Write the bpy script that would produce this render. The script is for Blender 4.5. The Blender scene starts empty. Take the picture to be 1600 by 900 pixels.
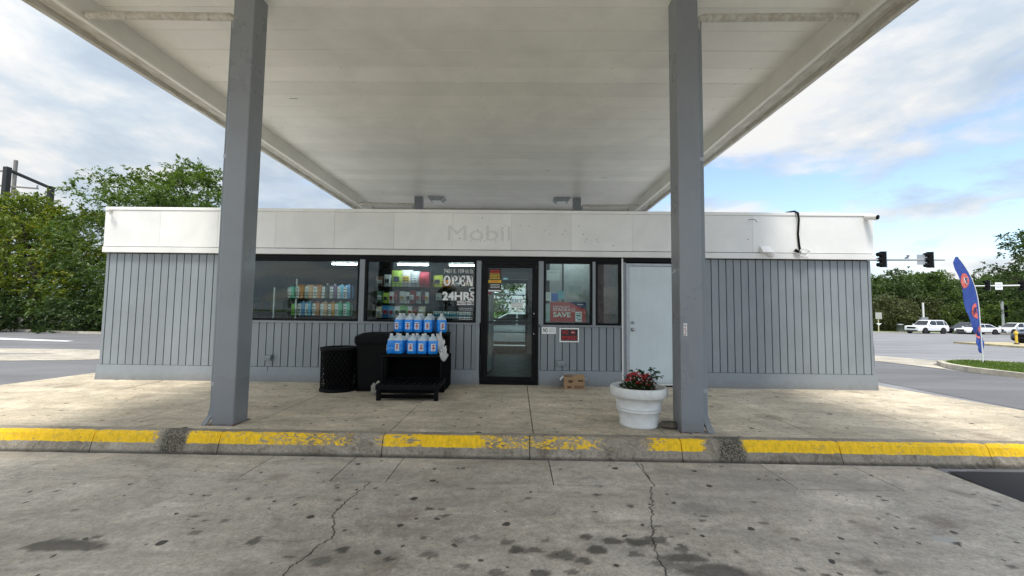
import bpy, bmesh, math, random
import numpy as np
from mathutils import Vector, Matrix, Euler
R = math.radians
sc = bpy.context.scene
COL = sc.collection
random.seed(7); rng = np.random.default_rng(7)

# ------------------------------------------------------------------ camera
YAW, PITCH, ROLL, FPX = .013, .0596, .0119, 631.0
cd = bpy.data.cameras.new('camera'); cam = bpy.data.objects.new('camera', cd); COL.objects.link(cam)
cd.sensor_fit = 'HORIZONTAL'; cd.sensor_width = 36.0; cd.lens = 36.0*FPX/1600.0
cd.clip_start = .05; cd.clip_end = 3000
cam.location = (0, -6.9, 1.2269)
_c, _s = math.cos(YAW), math.sin(YAW)
_f = Vector((-_s*math.cos(PITCH), _c*math.cos(PITCH), math.sin(PITCH)))
_r0 = Vector((_c, _s, 0)); _u0 = _r0.cross(_f)
_r = _r0*math.cos(ROLL)+_u0*math.sin(ROLL); _u = -_r0*math.sin(ROLL)+_u0*math.cos(ROLL)
cam.rotation_euler = Matrix((_r, _u, -_f)).transposed().to_euler()
sc.camera = cam
sc.cycles.diffuse_bounces = 8; sc.cycles.max_bounces = 16; sc.cycles.transparent_max_bounces = 16

# ------------------------------------------------------------------ light
SUN_EL, SUN_AZ = 66.0, 192.0        # azimuth clockwise from +Y: behind the camera, a little to its left
sc.view_settings.view_transform = 'Standard'; sc.view_settings.look = 'None'
sc.view_settings.gamma = 1; sc.view_settings.exposure = 1.74
sd = bpy.data.lights.new('sun', 'SUN'); sun = bpy.data.objects.new('sun', sd); COL.objects.link(sun)
sd.energy = 1.1; sd.angle = R(14); sd.color = (1, .95, .87)
_a, _e = R(SUN_AZ), R(SUN_EL)
_d = Vector((math.sin(_a)*math.cos(_e), math.cos(_a)*math.cos(_e), math.sin(_e)))
sun.rotation_euler = _d.to_track_quat('Z', 'Y').to_euler()
sun.location = (0, -20, 30)

W = bpy.data.worlds.new('World'); sc.world = W; W.use_nodes = True
wt = W.node_tree; wt.nodes.clear()
def wn(t, **k):
    n = wt.nodes.new(t)
    for a, v in k.items(): setattr(n, a, v)
    return n
def wl(a, b): wt.links.new(a, b)
def wmath(op, a, b=None, c=None, clamp=False):
    n = wn('ShaderNodeMath', operation=op, use_clamp=clamp)
    for i, v in enumerate((a, b, c)):
        if v is None: continue
        if isinstance(v, (int, float)): n.inputs[i].default_value = v
        else: wl(v, n.inputs[i])
    return n.outputs[0]
def wramp(x, stops):
    n = wn('ShaderNodeValToRGB'); wl(x, n.inputs[0]); cr = n.color_ramp
    while len(cr.elements) < len(stops): cr.elements.new(.5)
    for e, (p, c) in zip(cr.elements, stops):
        e.position = p; e.color = (*c, 1) if not isinstance(c, (int, float)) else (c, c, c, 1)
    return n.outputs[0]
sky = wn('ShaderNodeTexSky', sky_type='NISHITA'); sky.sun_disc = False
sky.sun_elevation = R(SUN_EL); sky.sun_rotation = R(SUN_AZ); sky.air_density = 1.0; sky.dust_density = 1.2
tc = wn('ShaderNodeTexCoord')
sep = wn('ShaderNodeSeparateXYZ'); wl(tc.outputs['Generated'], sep.inputs[0])
el = wmath('MAXIMUM', sep.outputs[2], 0.0)
den = wmath('ADD', el, .22)
cx = wmath('DIVIDE', sep.outputs[0], den); cy = wmath('DIVIDE', sep.outputs[1], den)
cmb = wn('ShaderNodeCombineXYZ'); wl(cx, cmb.inputs[0]); wl(cy, cmb.inputs[1]); wl(wmath('MULTIPLY', el, 2.0), cmb.inputs[2])
def wnoise(scale, detail, rough, dist, off):
    mp = wn('ShaderNodeMapping'); wl(cmb.outputs[0], mp.inputs[0]); mp.inputs['Location'].default_value = off
    n = wn('ShaderNodeTexNoise'); wl(mp.outputs[0], n.inputs['Vector'])
    n.inputs['Scale'].default_value = scale; n.inputs['Detail'].default_value = detail
    n.inputs['Roughness'].default_value = rough; n.inputs['Distortion'].default_value = dist
    return n.outputs['Fac']
SO = (5.5, 31.2, 7.7)
n1 = wnoise(1.25, 10, .56, .12, SO)
side = wmath('MULTIPLY', sep.outputs[0], -.075)          # more broken cloud towards +X, as in the photo
dens = wmath('ADD', n1, side)
mask = wramp(dens, [(.385, 0.0), (.43, .55), (.475, .9), (.55, 1.0)])
n2 = wnoise(1.9, 9, .58, .2, (9.1, 4.2, 2.0))
puff = wmath('MULTIPLY_ADD', wmath('SUBTRACT', dens, .45), .7, n2)
lit = wmath('ADD', puff, wmath('MULTIPLY', sep.outputs[0], .09))
shade = wramp(lit, [(.40, (.56, .66, .78)), (.52, (.70, .79, .88)), (.66, (1.0, .995, .985))])
bg = wn('ShaderNodeBackground'); bg.inputs['Strength'].default_value = .085
skm = wn('ShaderNodeMix', data_type='RGBA', blend_type='MULTIPLY'); skm.inputs[0].default_value = 1
wl(sky.outputs[0], skm.inputs[6]); skm.inputs[7].default_value = (1, 1, 1, 1)
clm = wn('ShaderNodeMix', data_type='RGBA', blend_type='MULTIPLY'); clm.inputs[0].default_value = 1
wl(shade, clm.inputs[6]); 
# thin cloud is brighter towards the sun it veils
dp = wn('ShaderNodeVectorMath', operation='DOT_PRODUCT'); wl(tc.outputs['Generated'], dp.inputs[0]); dp.inputs[1].default_value = tuple(_d)
glow = wmath('MULTIPLY_ADD', wmath('POWER', wmath('MAXIMUM', dp.outputs['Value'], 0.0), 1.6), 1.3, 1.0)
gl3 = wn('ShaderNodeCombineColor'); gv = wmath('MULTIPLY', glow, 3.3)
for i_ in range(3): wl(gv, gl3.inputs[i_])
wl(gl3.outputs[0], clm.inputs[7])
mx = wn('ShaderNodeMix', data_type='RGBA'); wl(mask, mx.inputs[0]); wl(skm.outputs[2], mx.inputs[6]); wl(clm.outputs[2], mx.inputs[7])
wl(mx.outputs[2], bg.inputs[0])
wo = wn('ShaderNodeOutputWorld'); wl(bg.outputs[0], wo.inputs[0])

# ------------------------------------------------------------------ materials
class NT:
    def __init__(s, name):
        s.m = bpy.data.materials.new(name); s.m.use_nodes = True; s.t = s.m.node_tree; s.t.nodes.clear()
        s.out = s.n('ShaderNodeOutputMaterial'); s.b = s.n('ShaderNodeBsdfPrincipled'); s.l(s.b.outputs[0], s.out.inputs[0])
        s.pos = None
    def n(s, t, **k):
        x = s.t.nodes.new(t)
        for a, v in k.items(): setattr(x, a, v)
        return x
    def l(s, a, b): s.t.links.new(a, b)
    def put(s, sock, v):
        if isinstance(v, bpy.types.NodeSocket): s.l(v, sock)
        elif isinstance(v, tuple) and len(v) == 3 and sock.type == 'RGBA': sock.default_value = (*v, 1)
        else: sock.default_value = v
    def math(s, op, a, b=None, c=None, clamp=False):
        x = s.n('ShaderNodeMath', operation=op, use_clamp=clamp)
        for i, v in enumerate((a, b, c)):
            if v is not None: s.put(x.inputs[i], v)
        return x.outputs[0]
    def mix(s, f, a, b, mode='MIX'):
        x = s.n('ShaderNodeMix', data_type='RGBA', blend_type=mode); s.put(x.inputs[0], f); s.put(x.inputs[6], a); s.put(x.inputs[7], b)
        return x.outputs[2]
    def wpos(s, sc_=(1, 1, 1), loc=(0, 0, 0)):
        if s.pos is None: s.pos = s.n('ShaderNodeNewGeometry').outputs['Position']
        m = s.n('ShaderNodeMapping'); s.l(s.pos, m.inputs[0]); m.inputs['Scale'].default_value = sc_; m.inputs['Location'].default_value = loc
        return m.outputs[0]
    def opos(s, sc_=(1, 1, 1)):
        t = s.n('ShaderNodeTexCoord'); m = s.n('ShaderNodeMapping'); s.l(t.outputs['Object'], m.inputs[0]); m.inputs['Scale'].default_value = sc_
        return m.outputs[0]
    def noise(s, vec, scale, detail=4, rough=.55, dist=0):
        x = s.n('ShaderNodeTexNoise'); s.l(vec, x.inputs['Vector']); x.inputs['Scale'].default_value = scale
        x.inputs['Detail'].default_value = detail; x.inputs['Roughness'].default_value = rough; x.inputs['Distortion'].default_value = dist
        return x.outputs['Fac']
    def ramp(s, x, stops, interp='LINEAR'):
        n = s.n('ShaderNodeValToRGB'); s.l(x, n.inputs[0]); cr = n.color_ramp; cr.interpolation = interp
        while len(cr.elements) < len(stops): cr.elements.new(.5)
        for e, (p, c) in zip(cr.elements, stops):
            e.position = p; e.color = (*c, 1) if not isinstance(c, (int, float)) else (c, c, c, 1)
        return n.outputs[0]
    def vor(s, vec, scale, feature='F1', rnd=1):
        x = s.n('ShaderNodeTexVoronoi', feature=feature, voronoi_dimensions='2D'); s.l(vec, x.inputs['Vector']); x.inputs['Scale'].default_value = scale
        x.inputs['Randomness'].default_value = rnd
        return x
    def sepx(s, v):
        x = s.n('ShaderNodeSeparateXYZ'); s.l(v, x.inputs[0]); return x.outputs
    def bump(s, h, strength=.3, dist=.01, prev=None):
        x = s.n('ShaderNodeBump'); s.put(x.inputs['Strength'], strength); x.inputs['Distance'].default_value = dist; s.l(h, x.inputs['Height'])
        if prev is not None: s.l(prev, x.inputs['Normal'])
        return x.outputs[0]
    def fin(s, color=None, rough=.6, metal=0, spec=.5, normal=None, **k):
        if color is not None: s.put(s.b.inputs['Base Color'], color)
        s.put(s.b.inputs['Roughness'], rough); s.put(s.b.inputs['Metallic'], metal)
        s.put(s.b.inputs['Specular IOR Level'], spec)
        if normal is not None: s.l(normal, s.b.inputs['Normal'])
        for a, v in k.items(): s.put(s.b.inputs[a.replace('_', ' ')], v)
        return s.m
_mc = {}
def plain(name, col, rough=.6, metal=0, var=.12, scale=12, bump=.05, spec=.5):
    if name in _mc: return _mc[name]
    t = NT(name); v = t.opos(); n = t.noise(v, scale, 5, .6)
    f = t.ramp(n, [(.3, 1-var), (.7, 1+var*.5)])
    c = t.mix(1, (*col,), f, 'MULTIPLY')
    r = t.ramp(t.noise(v, scale*2.3, 3), [(.3, max(.03, rough-.07)), (.7, min(1, rough+.1))])
    _mc[name] = t.fin(c, r, metal, spec, t.bump(t.noise(v, scale*8, 3), bump, .004))
    return _mc[name]

def concrete(name, base, warm, gum=.5, cracks=(), rough=.85, streak=True, wet=False, attr=False):
    t = NT(name); p = t.wpos()
    big = t.noise(p, .55, 6, .6, .6); mid = t.noise(p, 3.2, 6, .65, .3); fine = t.noise(p, 55, 4, .7)
    c = t.mix(t.ramp(big, [(.34, 0), (.66, 1)]), tuple(b*.72 for b in base), tuple(b*1.18 for b in base))
    c = t.mix(t.ramp(mid, [(.40, .0), (.68, .6)]), c, warm)
    blot = t.noise(t.wpos((.8, 1.4, 1)), 2.1, 10, .76, .8)
    c = t.mix(1, c, t.ramp(blot, [(.30, .52), (.45, .90), (.56, 1.06), (.72, 1.4)]), 'MULTIPLY')
    gr = t.noise(p, 15, 6, .8)
    c = t.mix(1, c, t.ramp(gr, [(.28, .66), (.5, 1.0), (.74, 1.30)]), 'MULTIPLY')
    c = t.mix(1, c, t.ramp(fine, [(.25, .66), (.5, 1.0), (.8, 1.25)]), 'MULTIPLY')
    st = t.noise(t.wpos((.35, 2.2, 1)), 1.6, 7, .7, .5)
    c = t.mix(t.ramp(st, [(.46, 0), (.66, .45)]), c, tuple(b*.5 for b in base))
    pits = t.noise(p, 190, 2, .6)
    c = t.mix(t.ramp(pits, [(.66, 0), (.74, .45)]), c, tuple(b*.35 for b in base))
    if gum:
        dn = t.noise(p, 7, 3)
        wv = t.n('ShaderNodeVectorMath', operation='ADD'); t.l(p, wv.inputs[0])
        nn = t.n('ShaderNodeTexNoise'); t.l(p, nn.inputs['Vector']); nn.inputs['Scale'].default_value = 14
        sv = t.n('ShaderNodeVectorMath', operation='SCALE'); t.l(nn.outputs['Color'], sv.inputs[0]); sv.inputs['Scale'].default_value = .05
        t.l(sv.outputs[0], wv.inputs[1])
        for scl, rad, pres, col, al in ((3.0, .10, .84-.25*gum, (.03, .028, .025), .9), (6.5, .13, .88-.22*gum, (.045, .04, .034), .85),
                                        (9.0, .10, .88, (.62, .60, .55), .9), (1.6, .30, .70, (.13, .095, .06), .35)):
            v = t.vor(wv.outputs[0], scl); vc = t.sepx(v.outputs['Color'])
            pr = t.math('GREATER_THAN', vc[0], pres)
            rr = t.math('MULTIPLY', vc[1], rad)
            d = t.math('SUBTRACT', rr, v.outputs['Distance'])
            m = t.math('MULTIPLY', d, 45 if al > .5 else 8, clamp=True)
            m = t.math('MULTIPLY', m, t.math('MULTIPLY', pr, al))
            c = t.mix(m, c, col)
    hgt = fine
    if attr:
        a = t.n('ShaderNodeAttribute', attribute_name='stain', attribute_type='GEOMETRY')
        s3 = t.sepx(a.outputs['Vector'])
        c = t.mix(t.math('MULTIPLY', s3[0], .92, clamp=True), c, (.04, .037, .03))
        c = t.mix(t.math('MULTIPLY', s3[1], .55), c, (.42, .42, .40))
        c = t.mix(t.math('MULTIPLY', s3[2], .7), c, (.22, .09, .05))
    nrm = t.bump(hgt, .35, .006)
    for pts, w in cracks:                 # pts: (Y, X) pairs; crack follows them with a jitter
        s = t.sepx(p); ymin, ymax = pts[0][0], pts[-1][0]; xs = [q[1] for q in pts]; x0, x1 = min(xs)-.01, max(xs)+.01
        yn = t.math('DIVIDE', t.math('SUBTRACT', s[1], ymin), ymax-ymin)
        rp = t.ramp(yn, [((q[0]-ymin)/(ymax-ymin), (q[1]-x0)/(x1-x0)) for q in pts])
        xx = t.math('ADD', t.math('MULTIPLY', rp, x1-x0), x0)
        j = t.noise(t.wpos((0, 1, 0), (pts[0][1]*7, 0, 0)), 9, 6, .75)
        xx = t.math('ADD', xx, t.math('MULTIPLY', t.math('SUBTRACT', j, .5), .16))
        d = t.math('ABSOLUTE', t.math('SUBTRACT', s[0], xx))
        wv = t.math('MULTIPLY', t.noise(p, 12, 3), w*2)
        m = t.math('MULTIPLY', t.math('SUBTRACT', wv, d), 260, clamp=True)
        inr = t.math('MULTIPLY', t.math('GREATER_THAN', s[1], ymin), t.math('LESS_THAN', s[1], ymax))
        m = t.math('MULTIPLY', m, inr)
        c = t.mix(t.math('MULTIPLY', m, .9), c, (.018, .016, .014))
        nrm = t.bump(t.math('MULTIPLY', m, -1), .8, .01, nrm)
    return t.fin(c, rough, 0, .35, nrm)

M = {}
cr1 = [(-6.0, -1.26), (-4.6, -1.24), (-4.3, -1.15), (-3.95, -1.28), (-3.5, -1.2), (-2.9, -1.25)]
cr2 = [(-6.0, .80), (-4.57, .82), (-4.06, .92), (-3.8, 1.02), (-3.45, 1.14), (-2.95, 1.19)]
cr3 = [(-6.0, 3.6), (-5.0, 3.2), (-4.2, 3.35), (-3.5, 2.9)]
M['drive'] = concrete('worn_driveway_concrete', (.50, .455, .385), (.50, .43, .34), .8, ((cr1, .006), (cr2, .006)), .72, attr=True)
M['patch'] = concrete('driveway_patch_concrete', (.53, .485, .415), (.52, .45, .36), .8, (), .8)
M['walk'] = concrete('warm_sidewalk_concrete', (.56, .49, .375), (.56, .465, .33), .42, (), .85)
M['apron'] = concrete('pale_apron_concrete', (.46, .42, .35), (.5, .45, .36), 0, (), .85)
def mk_asphalt(name, base, dark=.6):
    t = NT(name); p = t.wpos(); f = t.noise(p, 120, 3, .7); b = t.noise(t.wpos((.25, 1, 1)), .9, 6, .6, .4)
    c = t.mix(t.ramp(b, [(.3, 0), (.7, 1)]), tuple(x*dark for x in base), tuple(x*1.25 for x in base))
    c = t.mix(1, c, t.ramp(f, [(.3, .7), (.7, 1.3)]), 'MULTIPLY')
    return t.fin(c, .85, 0, .4, t.bump(f, .5, .006))
M['asphalt'] = mk_asphalt('grey_road_asphalt', (.21, .212, .22), .8)
M['asphalt_new'] = mk_asphalt('dark_asphalt', (.022, .023, .027), .8)
M['joint'] = plain('joint_dirt', (.03, .027, .022), .95)

def paint(name, col, rough=.45, grime=.25, spec=.5):
    t = NT(name); p = t.wpos()
    a = t.noise(p, 1.3, 6, .6, .4); b = t.noise(t.wpos((6, 6, .8)), 3, 5, .6); f = t.noise(p, 60, 3, .7)
    c = t.mix(t.ramp(a, [(.35, 0), (.7, 1)]), tuple(x*.92 for x in col), tuple(x*1.06 for x in col))
    c = t.mix(t.ramp(b, [(.52, 0), (.8, grime)]), c, tuple(x*.62+.01 for x in col))
    oi = t.n('ShaderNodeObjectInfo'); c = t.mix(1, c, t.ramp(oi.outputs['Random'], [(0, .93), (1, 1.05)]), 'MULTIPLY')
    zz_ = t.sepx(p)[2]; sd_ = t.math('MULTIPLY', t.math('SUBTRACT', t.math('MULTIPLY_ADD', t.noise(p, 5, 8, .75, .5), .34, -.02), zz_), 7, clamp=True)
    c = t.mix(t.math('MULTIPLY', sd_, grime*1.6, clamp=True), c, (.14, .115, .085))
    sp = t.noise(p, 34, 2, .5)
    c = t.mix(t.ramp(sp, [(.70, 0), (.76, grime)]), c, tuple(x*.4 for x in col))
    return t.fin(c, t.ramp(a, [(.3, rough-.08), (.7, rough+.1)]), 0, spec, t.bump(f, .12, .003))
M['grey'] = paint('slate_grey_paint', (.235, .262, .282), .42, .25)
M['greydoor'] = paint('pale_blue_grey_door_paint', (.58, .66, .68), .35, .2)
M['white'] = paint('off_white_fascia_paint', (.82, .82, .795), .5, .08)
def mk_rust():
    t = NT('painted_rusty_steel'); p = t.wpos(); n = t.noise(p, 18, 7, .75)
    c = t.mix(t.ramp(n, [(.42, 0), (.58, 1)]), (.19, .20, .21), (.13, .06, .03)); return t.fin(c, .8, 0, .3, t.bump(n, .4, .004))
M['rustplate'] = mk_rust()
M['soffit'] = paint('cream_white_soffit_metal', (.82, .80, .73), .36, .12)
M['column'] = paint('glossy_slate_column_paint', (.225, .24, .256), .3, .16)
def mk_gutter():
    t = NT('stained_gutter_metal'); p = t.wpos((8, 1.5, 8)); n = t.noise(p, 2.2, 7, .7, .5)
    c = t.mix(t.ramp(n, [(.38, 0), (.62, 1)]), (.60, .585, .53), (.40, .37, .30))
    n2 = t.noise(t.wpos((10, 3, 10)), 3, 6, .75); c = t.mix(t.ramp(n2, [(.60, 0), (.70, .8)]), c, (.12, .09, .06))
    return t.fin(c, .5, 0, .5, t.bump(n, .2, .01))
M['gutter'] = mk_gutter()
M['black'] = plain('black_anodised_frame', (.004, .004, .0045), .4, 0, .2, spec=.15)
M['blackpl'] = plain('black_plastic', (.004, .004, .0045), .55, 0, .3, 20, spec=.12)
M['blackmat'] = plain('matt_black', (.003, .003, .003), .9, 0, .1, spec=.08)
M['shade_mark_black'] = plain('groove_shade_and_marks', (.010, .011, .012), .9, spec=.1)  # near-black stands in for siding groove shade; also joints, holes and scratches
M['steel'] = plain('brushed_steel', (.5, .5, .5), .3, 1, .1, 30)
M['galv'] = plain('galvanised_steel', (.42, .44, .46), .45, .6, .15, 10)
M['whitepl'] = plain('white_plastic', (.72, .72, .70), .4, 0, .06, 20)
M['paper'] = plain('white_paper', (.86, .88, .86), .7, 0, .05)
M['red'] = plain('red_print', (.55, .015, .02), .5, 0, .05)
M['blue_print'] = plain('blue_print', (.02, .12, .5), .5, 0, .05)
M['navy'] = plain('navy_print', (.02, .025, .12), .5, 0, .05)
M['teal_print'] = plain('teal_print', (.10, .42, .52), .5, 0, .05)
M['poster_red'] = plain('poster_red', (.52, .06, .06), .5, 0, .05)
M['yellow'] = plain('yellow_print', (.75, .5, .02), .5, 0, .06)
M['ink'] = plain('black_ink', (.015, .015, .016), .5)
M['maroon'] = plain('maroon_window_film', (.15, .075, .08), .25, 0, .2, 3)
M['card'] = plain('corrugated_cardboard', (.34, .22, .12), .8, 0, .12, 18)
M['cardprint'] = plain('cardboard_print', (.10, .055, .03), .8)
M['stone'] = plain('rough_brown_stone', (.13, .11, .085), .9, 0, .45, 22, .8)
M['wood_pole'] = plain('weathered_pole_wood', (.24, .23, .21), .85, 0, .2, 6)
M['blue_liquid'] = None
t = NT('blue_washer_fluid'); M['blue_liquid'] = t.fin((.015, .27, .82), .22, 0, .6, None, Subsurface_Weight=.15, Subsurface_Radius=(.02, .05, .2))
t = NT('milky_clear_plastic'); M['clearpl'] = t.fin((.50, .60, .66), .25, 0, .6)
t = NT('window_glass')
gl = t.n('ShaderNodeBsdfGlossy'); gl.inputs['Roughness'].default_value = .0; gl.inputs['Color'].default_value = (.95, 1, 1, 1)
tr = t.n('ShaderNodeBsdfTransparent'); tr.inputs['Color'].default_value = (.86, .92, .91, 1)
fr = t.n('ShaderNodeFresnel'); fr.inputs['IOR'].default_value = 1.55
nz = t.noise(t.wpos(), 1.6, 2); bp = t.bump(nz, .05, .02); t.l(bp, gl.inputs['Normal'])
ms = t.n('ShaderNodeMixShader'); t.l(t.math('MULTIPLY', fr.outputs[0], .55, clamp=True), ms.inputs[0]); t.l(tr.outputs[0], ms.inputs[1]); t.l(gl.outputs[0], ms.inputs[2])
t.l(ms.outputs[0], t.out.inputs[0]); M['glass'] = t.m
t = NT('ceiling_tube_light'); M['tube'] = t.fin((.9, .9, .9), .5, Emission_Color=(.85, .95, 1.0), Emission_Strength=11.0)
M['carglass'] = plain('tinted_car_glass', (.02, .025, .03), .06, 0, .1, 2, 0)
M['rubber'] = plain('tyre_rubber', (.015, .015, .016), .8)
M['rim'] = plain('alloy_rim', (.45, .46, .48), .3, .8)
M['lens'] = plain('headlight_lens', (.6, .65, .68), .12, 0, .05)
M['redlens'] = plain('red_lens', (.4, .01, .01), .2)

def mk_kerb():
    t = NT('kerb_yellow_paint_on_concrete'); p = t.wpos(); s = t.sepx(p)
    big = t.noise(p, 1.5, 6, .6); fine = t.noise(p, 45, 4, .7)
    c = t.mix(t.ramp(big, [(.3, 0), (.7, 1)]), (.24, .205, .155), (.40, .355, .285))
    c = t.mix(t.ramp(t.noise(p, 4, 9, .78, .6), [(.48, 0), (.66, .8)]), c, (.11, .085, .055))
    c = t.mix(1, c, t.ramp(fine, [(.25, .55), (.5, 1.0), (.8, 1.35)]), 'MULTIPLY')
    xn = t.math('DIVIDE', t.math('ADD', s[0], 9), 18)
    def st(l): return [((x+9)/18, v) for x, v in l]
    # share of paint left along the kerb
    cov = t.ramp(xn, st([(-9, .84), (-4.3, .82), (-3.62, .86), (-3.52, .08), (-3.28, .08), (-3.22, .95), (-2.75, .78), (-2.25, .62), (-1.85, .5), (-1.62, .42), (-1.5, .12), (-1.38, .12), (-1.3, .82), (-1.0, .62), (-.85, .9), (-.4, .9), (-.3, .5), (.1, .45), (.3, .5), (.75, .45), (.95, .1), (1.2, .16), (1.42, .8), (1.78, .95)]))
    cov2 = t.ramp(xn, st([(1.78, 1.0), (1.84, .55), (1.93, .1), (2.2, .05), (2.26, .95), (3.5, .86), (8, .84)]))
    covv = t.math('MULTIPLY', t.mix(t.math('GREATER_THAN', s[0], 1.80), cov, cov2), 1.0)
    nz = t.noise(t.wpos((1, 1, 2.2)), 11, 9, .82, 1.2)
    nz = t.math('MULTIPLY_ADD', t.math('SUBTRACT', nz, .5), 3.4, .5)
    m = t.math('MULTIPLY', t.math('SUBTRACT', covv, nz), 14, clamp=True)
    edge = t.math('ADD', s[2], t.math('MULTIPLY', t.math('SUBTRACT', t.noise(p, 9, 7, .75), .5), .045))
    low = t.math('MULTIPLY', t.math('ADD', edge, .108), 150, clamp=True)       # paint stops half-way down the face
    back = t.math('MULTIPLY', t.math('SUBTRACT', -2.765, t.math('ADD', s[1], t.math('MULTIPLY', t.noise(p, 7, 7, .8), .075))), 220, clamp=True)
    m = t.math('MULTIPLY', m, t.math('MULTIPLY', low, back))
    yel = t.mix(1, (.95, .58, .01), t.ramp(t.noise(t.wpos((4, 4, 1)), 9, 5, .65), [(.3, .72), (.6, 1.05)]), 'MULTIPLY')
    c = t.mix(m, c, yel)
    # mould where the downspouts empty
    for x0 in (-3.40, 2.10):
        d = t.math('ABSOLUTE', t.math('SUBTRACT', s[0], t.math('ADD', x0, t.math('MULTIPLY', t.math('SUBTRACT', t.noise(p, 5, 5, .7), .5), .28))))
        g = t.math('MULTIPLY', t.math('SUBTRACT', .15, d), 16, clamp=True)
        c = t.mix(t.math('MULTIPLY', g, .9), c, t.mix(t.ramp(t.noise(p, 60, 3, .8), [(.45, 0), (.62, 1)]), (.022, .02, .012), (.26, .23, .17)))
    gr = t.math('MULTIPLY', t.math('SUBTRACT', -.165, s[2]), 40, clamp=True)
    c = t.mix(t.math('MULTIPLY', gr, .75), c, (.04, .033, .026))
    return t.fin(c, .7, 0, .4, t.bump(t.noise(p, 30, 6, .75), .6, .012))
M['kerb'] = mk_kerb()
def mk_simple_kerb():
    return concrete('pale_kerb_concrete', (.5, .46, .38), (.52, .47, .38), 0)
M['kerb2'] = mk_simple_kerb()
def mk_grass():
    t = NT('lawn_grass'); p = t.wpos(); n = t.noise(p, 3, 6, .7); f = t.noise(p, 90, 3, .8)
    c = t.mix(t.ramp(n, [(.35, 0), (.65, 1)]), (.055, .115, .02), (.12, .19, .04)); c = t.mix(1, c, t.ramp(f, [(.3, .5), (.7, 1.5)]), 'MULTIPLY')
    return t.fin(c, .9, 0, .2, t.bump(f, .8, .02))
M['grass'] = mk_grass()
M['soil'] = plain('dark_soil', (.03, .022, .015), .95, 0, .3, 20, .8)
def mk_leaf(name, c1, c2, c3=None, trans=.35):
    t = NT(name); g = t.n('ShaderNodeNewGeometry'); rp = g.outputs['Random Per Island']
    p = t.wpos(); n = t.noise(p, .45, 3)
    f = t.math('ADD', t.math('MULTIPLY', rp, .6), t.math('MULTIPLY', t.math('SUBTRACT', n, .3), 1.1), clamp=True)
    st = [(0, c1), (.75, c2)] + ([(1.0, c3)] if c3 else [])
    c = t.ramp(f, st)
    df = t.n('ShaderNodeBsdfDiffuse'); tl = t.n('ShaderNodeBsdfTranslucent'); t.l(c, df.inputs[0])
    c2_ = t.mix(1, c, (1.3, 1.45, .6), 'MULTIPLY'); t.l(c2_, tl.inputs[0])
    m1 = t.n('ShaderNodeMixShader'); m1.inputs[0].default_value = trans; t.l(df.outputs[0], m1.inputs[1]); t.l(tl.outputs[0], m1.inputs[2])
    gs = t.n('ShaderNodeBsdfGlossy'); gs.inputs['Roughness'].default_value = .45; gs.inputs[0].default_value = (.5, .55, .5, 1)
    m2 = t.n('ShaderNodeMixShader'); m2.inputs[0].default_value = .05; t.l(m1.outputs[0], m2.inputs[1]); t.l(gs.outputs[0], m2.inputs[2])
    t.l(m2.outputs[0], t.out.inputs[0]); return t.m
M['leaf_locust'] = mk_leaf('locust_leaves', (.06, .10, .018), (.12, .18, .035), (.24, .29, .06))
M['leaf_yellow'] = mk_leaf('yellow_green_leaves', (.06, .10, .014), (.16, .20, .025), (.52, .42, .04))
M['leaf_dark'] = mk_leaf('dark_green_leaves', (.036, .064, .020), (.072, .112, .034), (.10, .14, .04), .25)
M['leaf_mid'] = mk_leaf('mid_green_leaves', (.05, .085, .02), (.09, .14, .035), (.13, .19, .05))
M['leaf_bright'] = mk_leaf('bright_green_leaves', (.07, .11, .02), (.12, .18, .035), (.18, .24, .05))
M['leaf_olive'] = mk_leaf('olive_green_leaves', (.06, .07, .03), (.10, .11, .045), (.13, .13, .06))
M['bark'] = plain('tree_bark', (.07, .055, .04), .9, 0, .35, 8, .5)
M['begonia'] = mk_leaf('begonia_leaves', (.02, .04, .012), (.04, .075, .02), None, .2)
M['bronze'] = mk_leaf('bronze_leaves', (.045, .018, .012), (.09, .03, .02), None, .2)
M['petal'] = mk_leaf('red_petals', (.42, .015, .03), (.60, .05, .07), (.65, .35, .32), .3)

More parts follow.
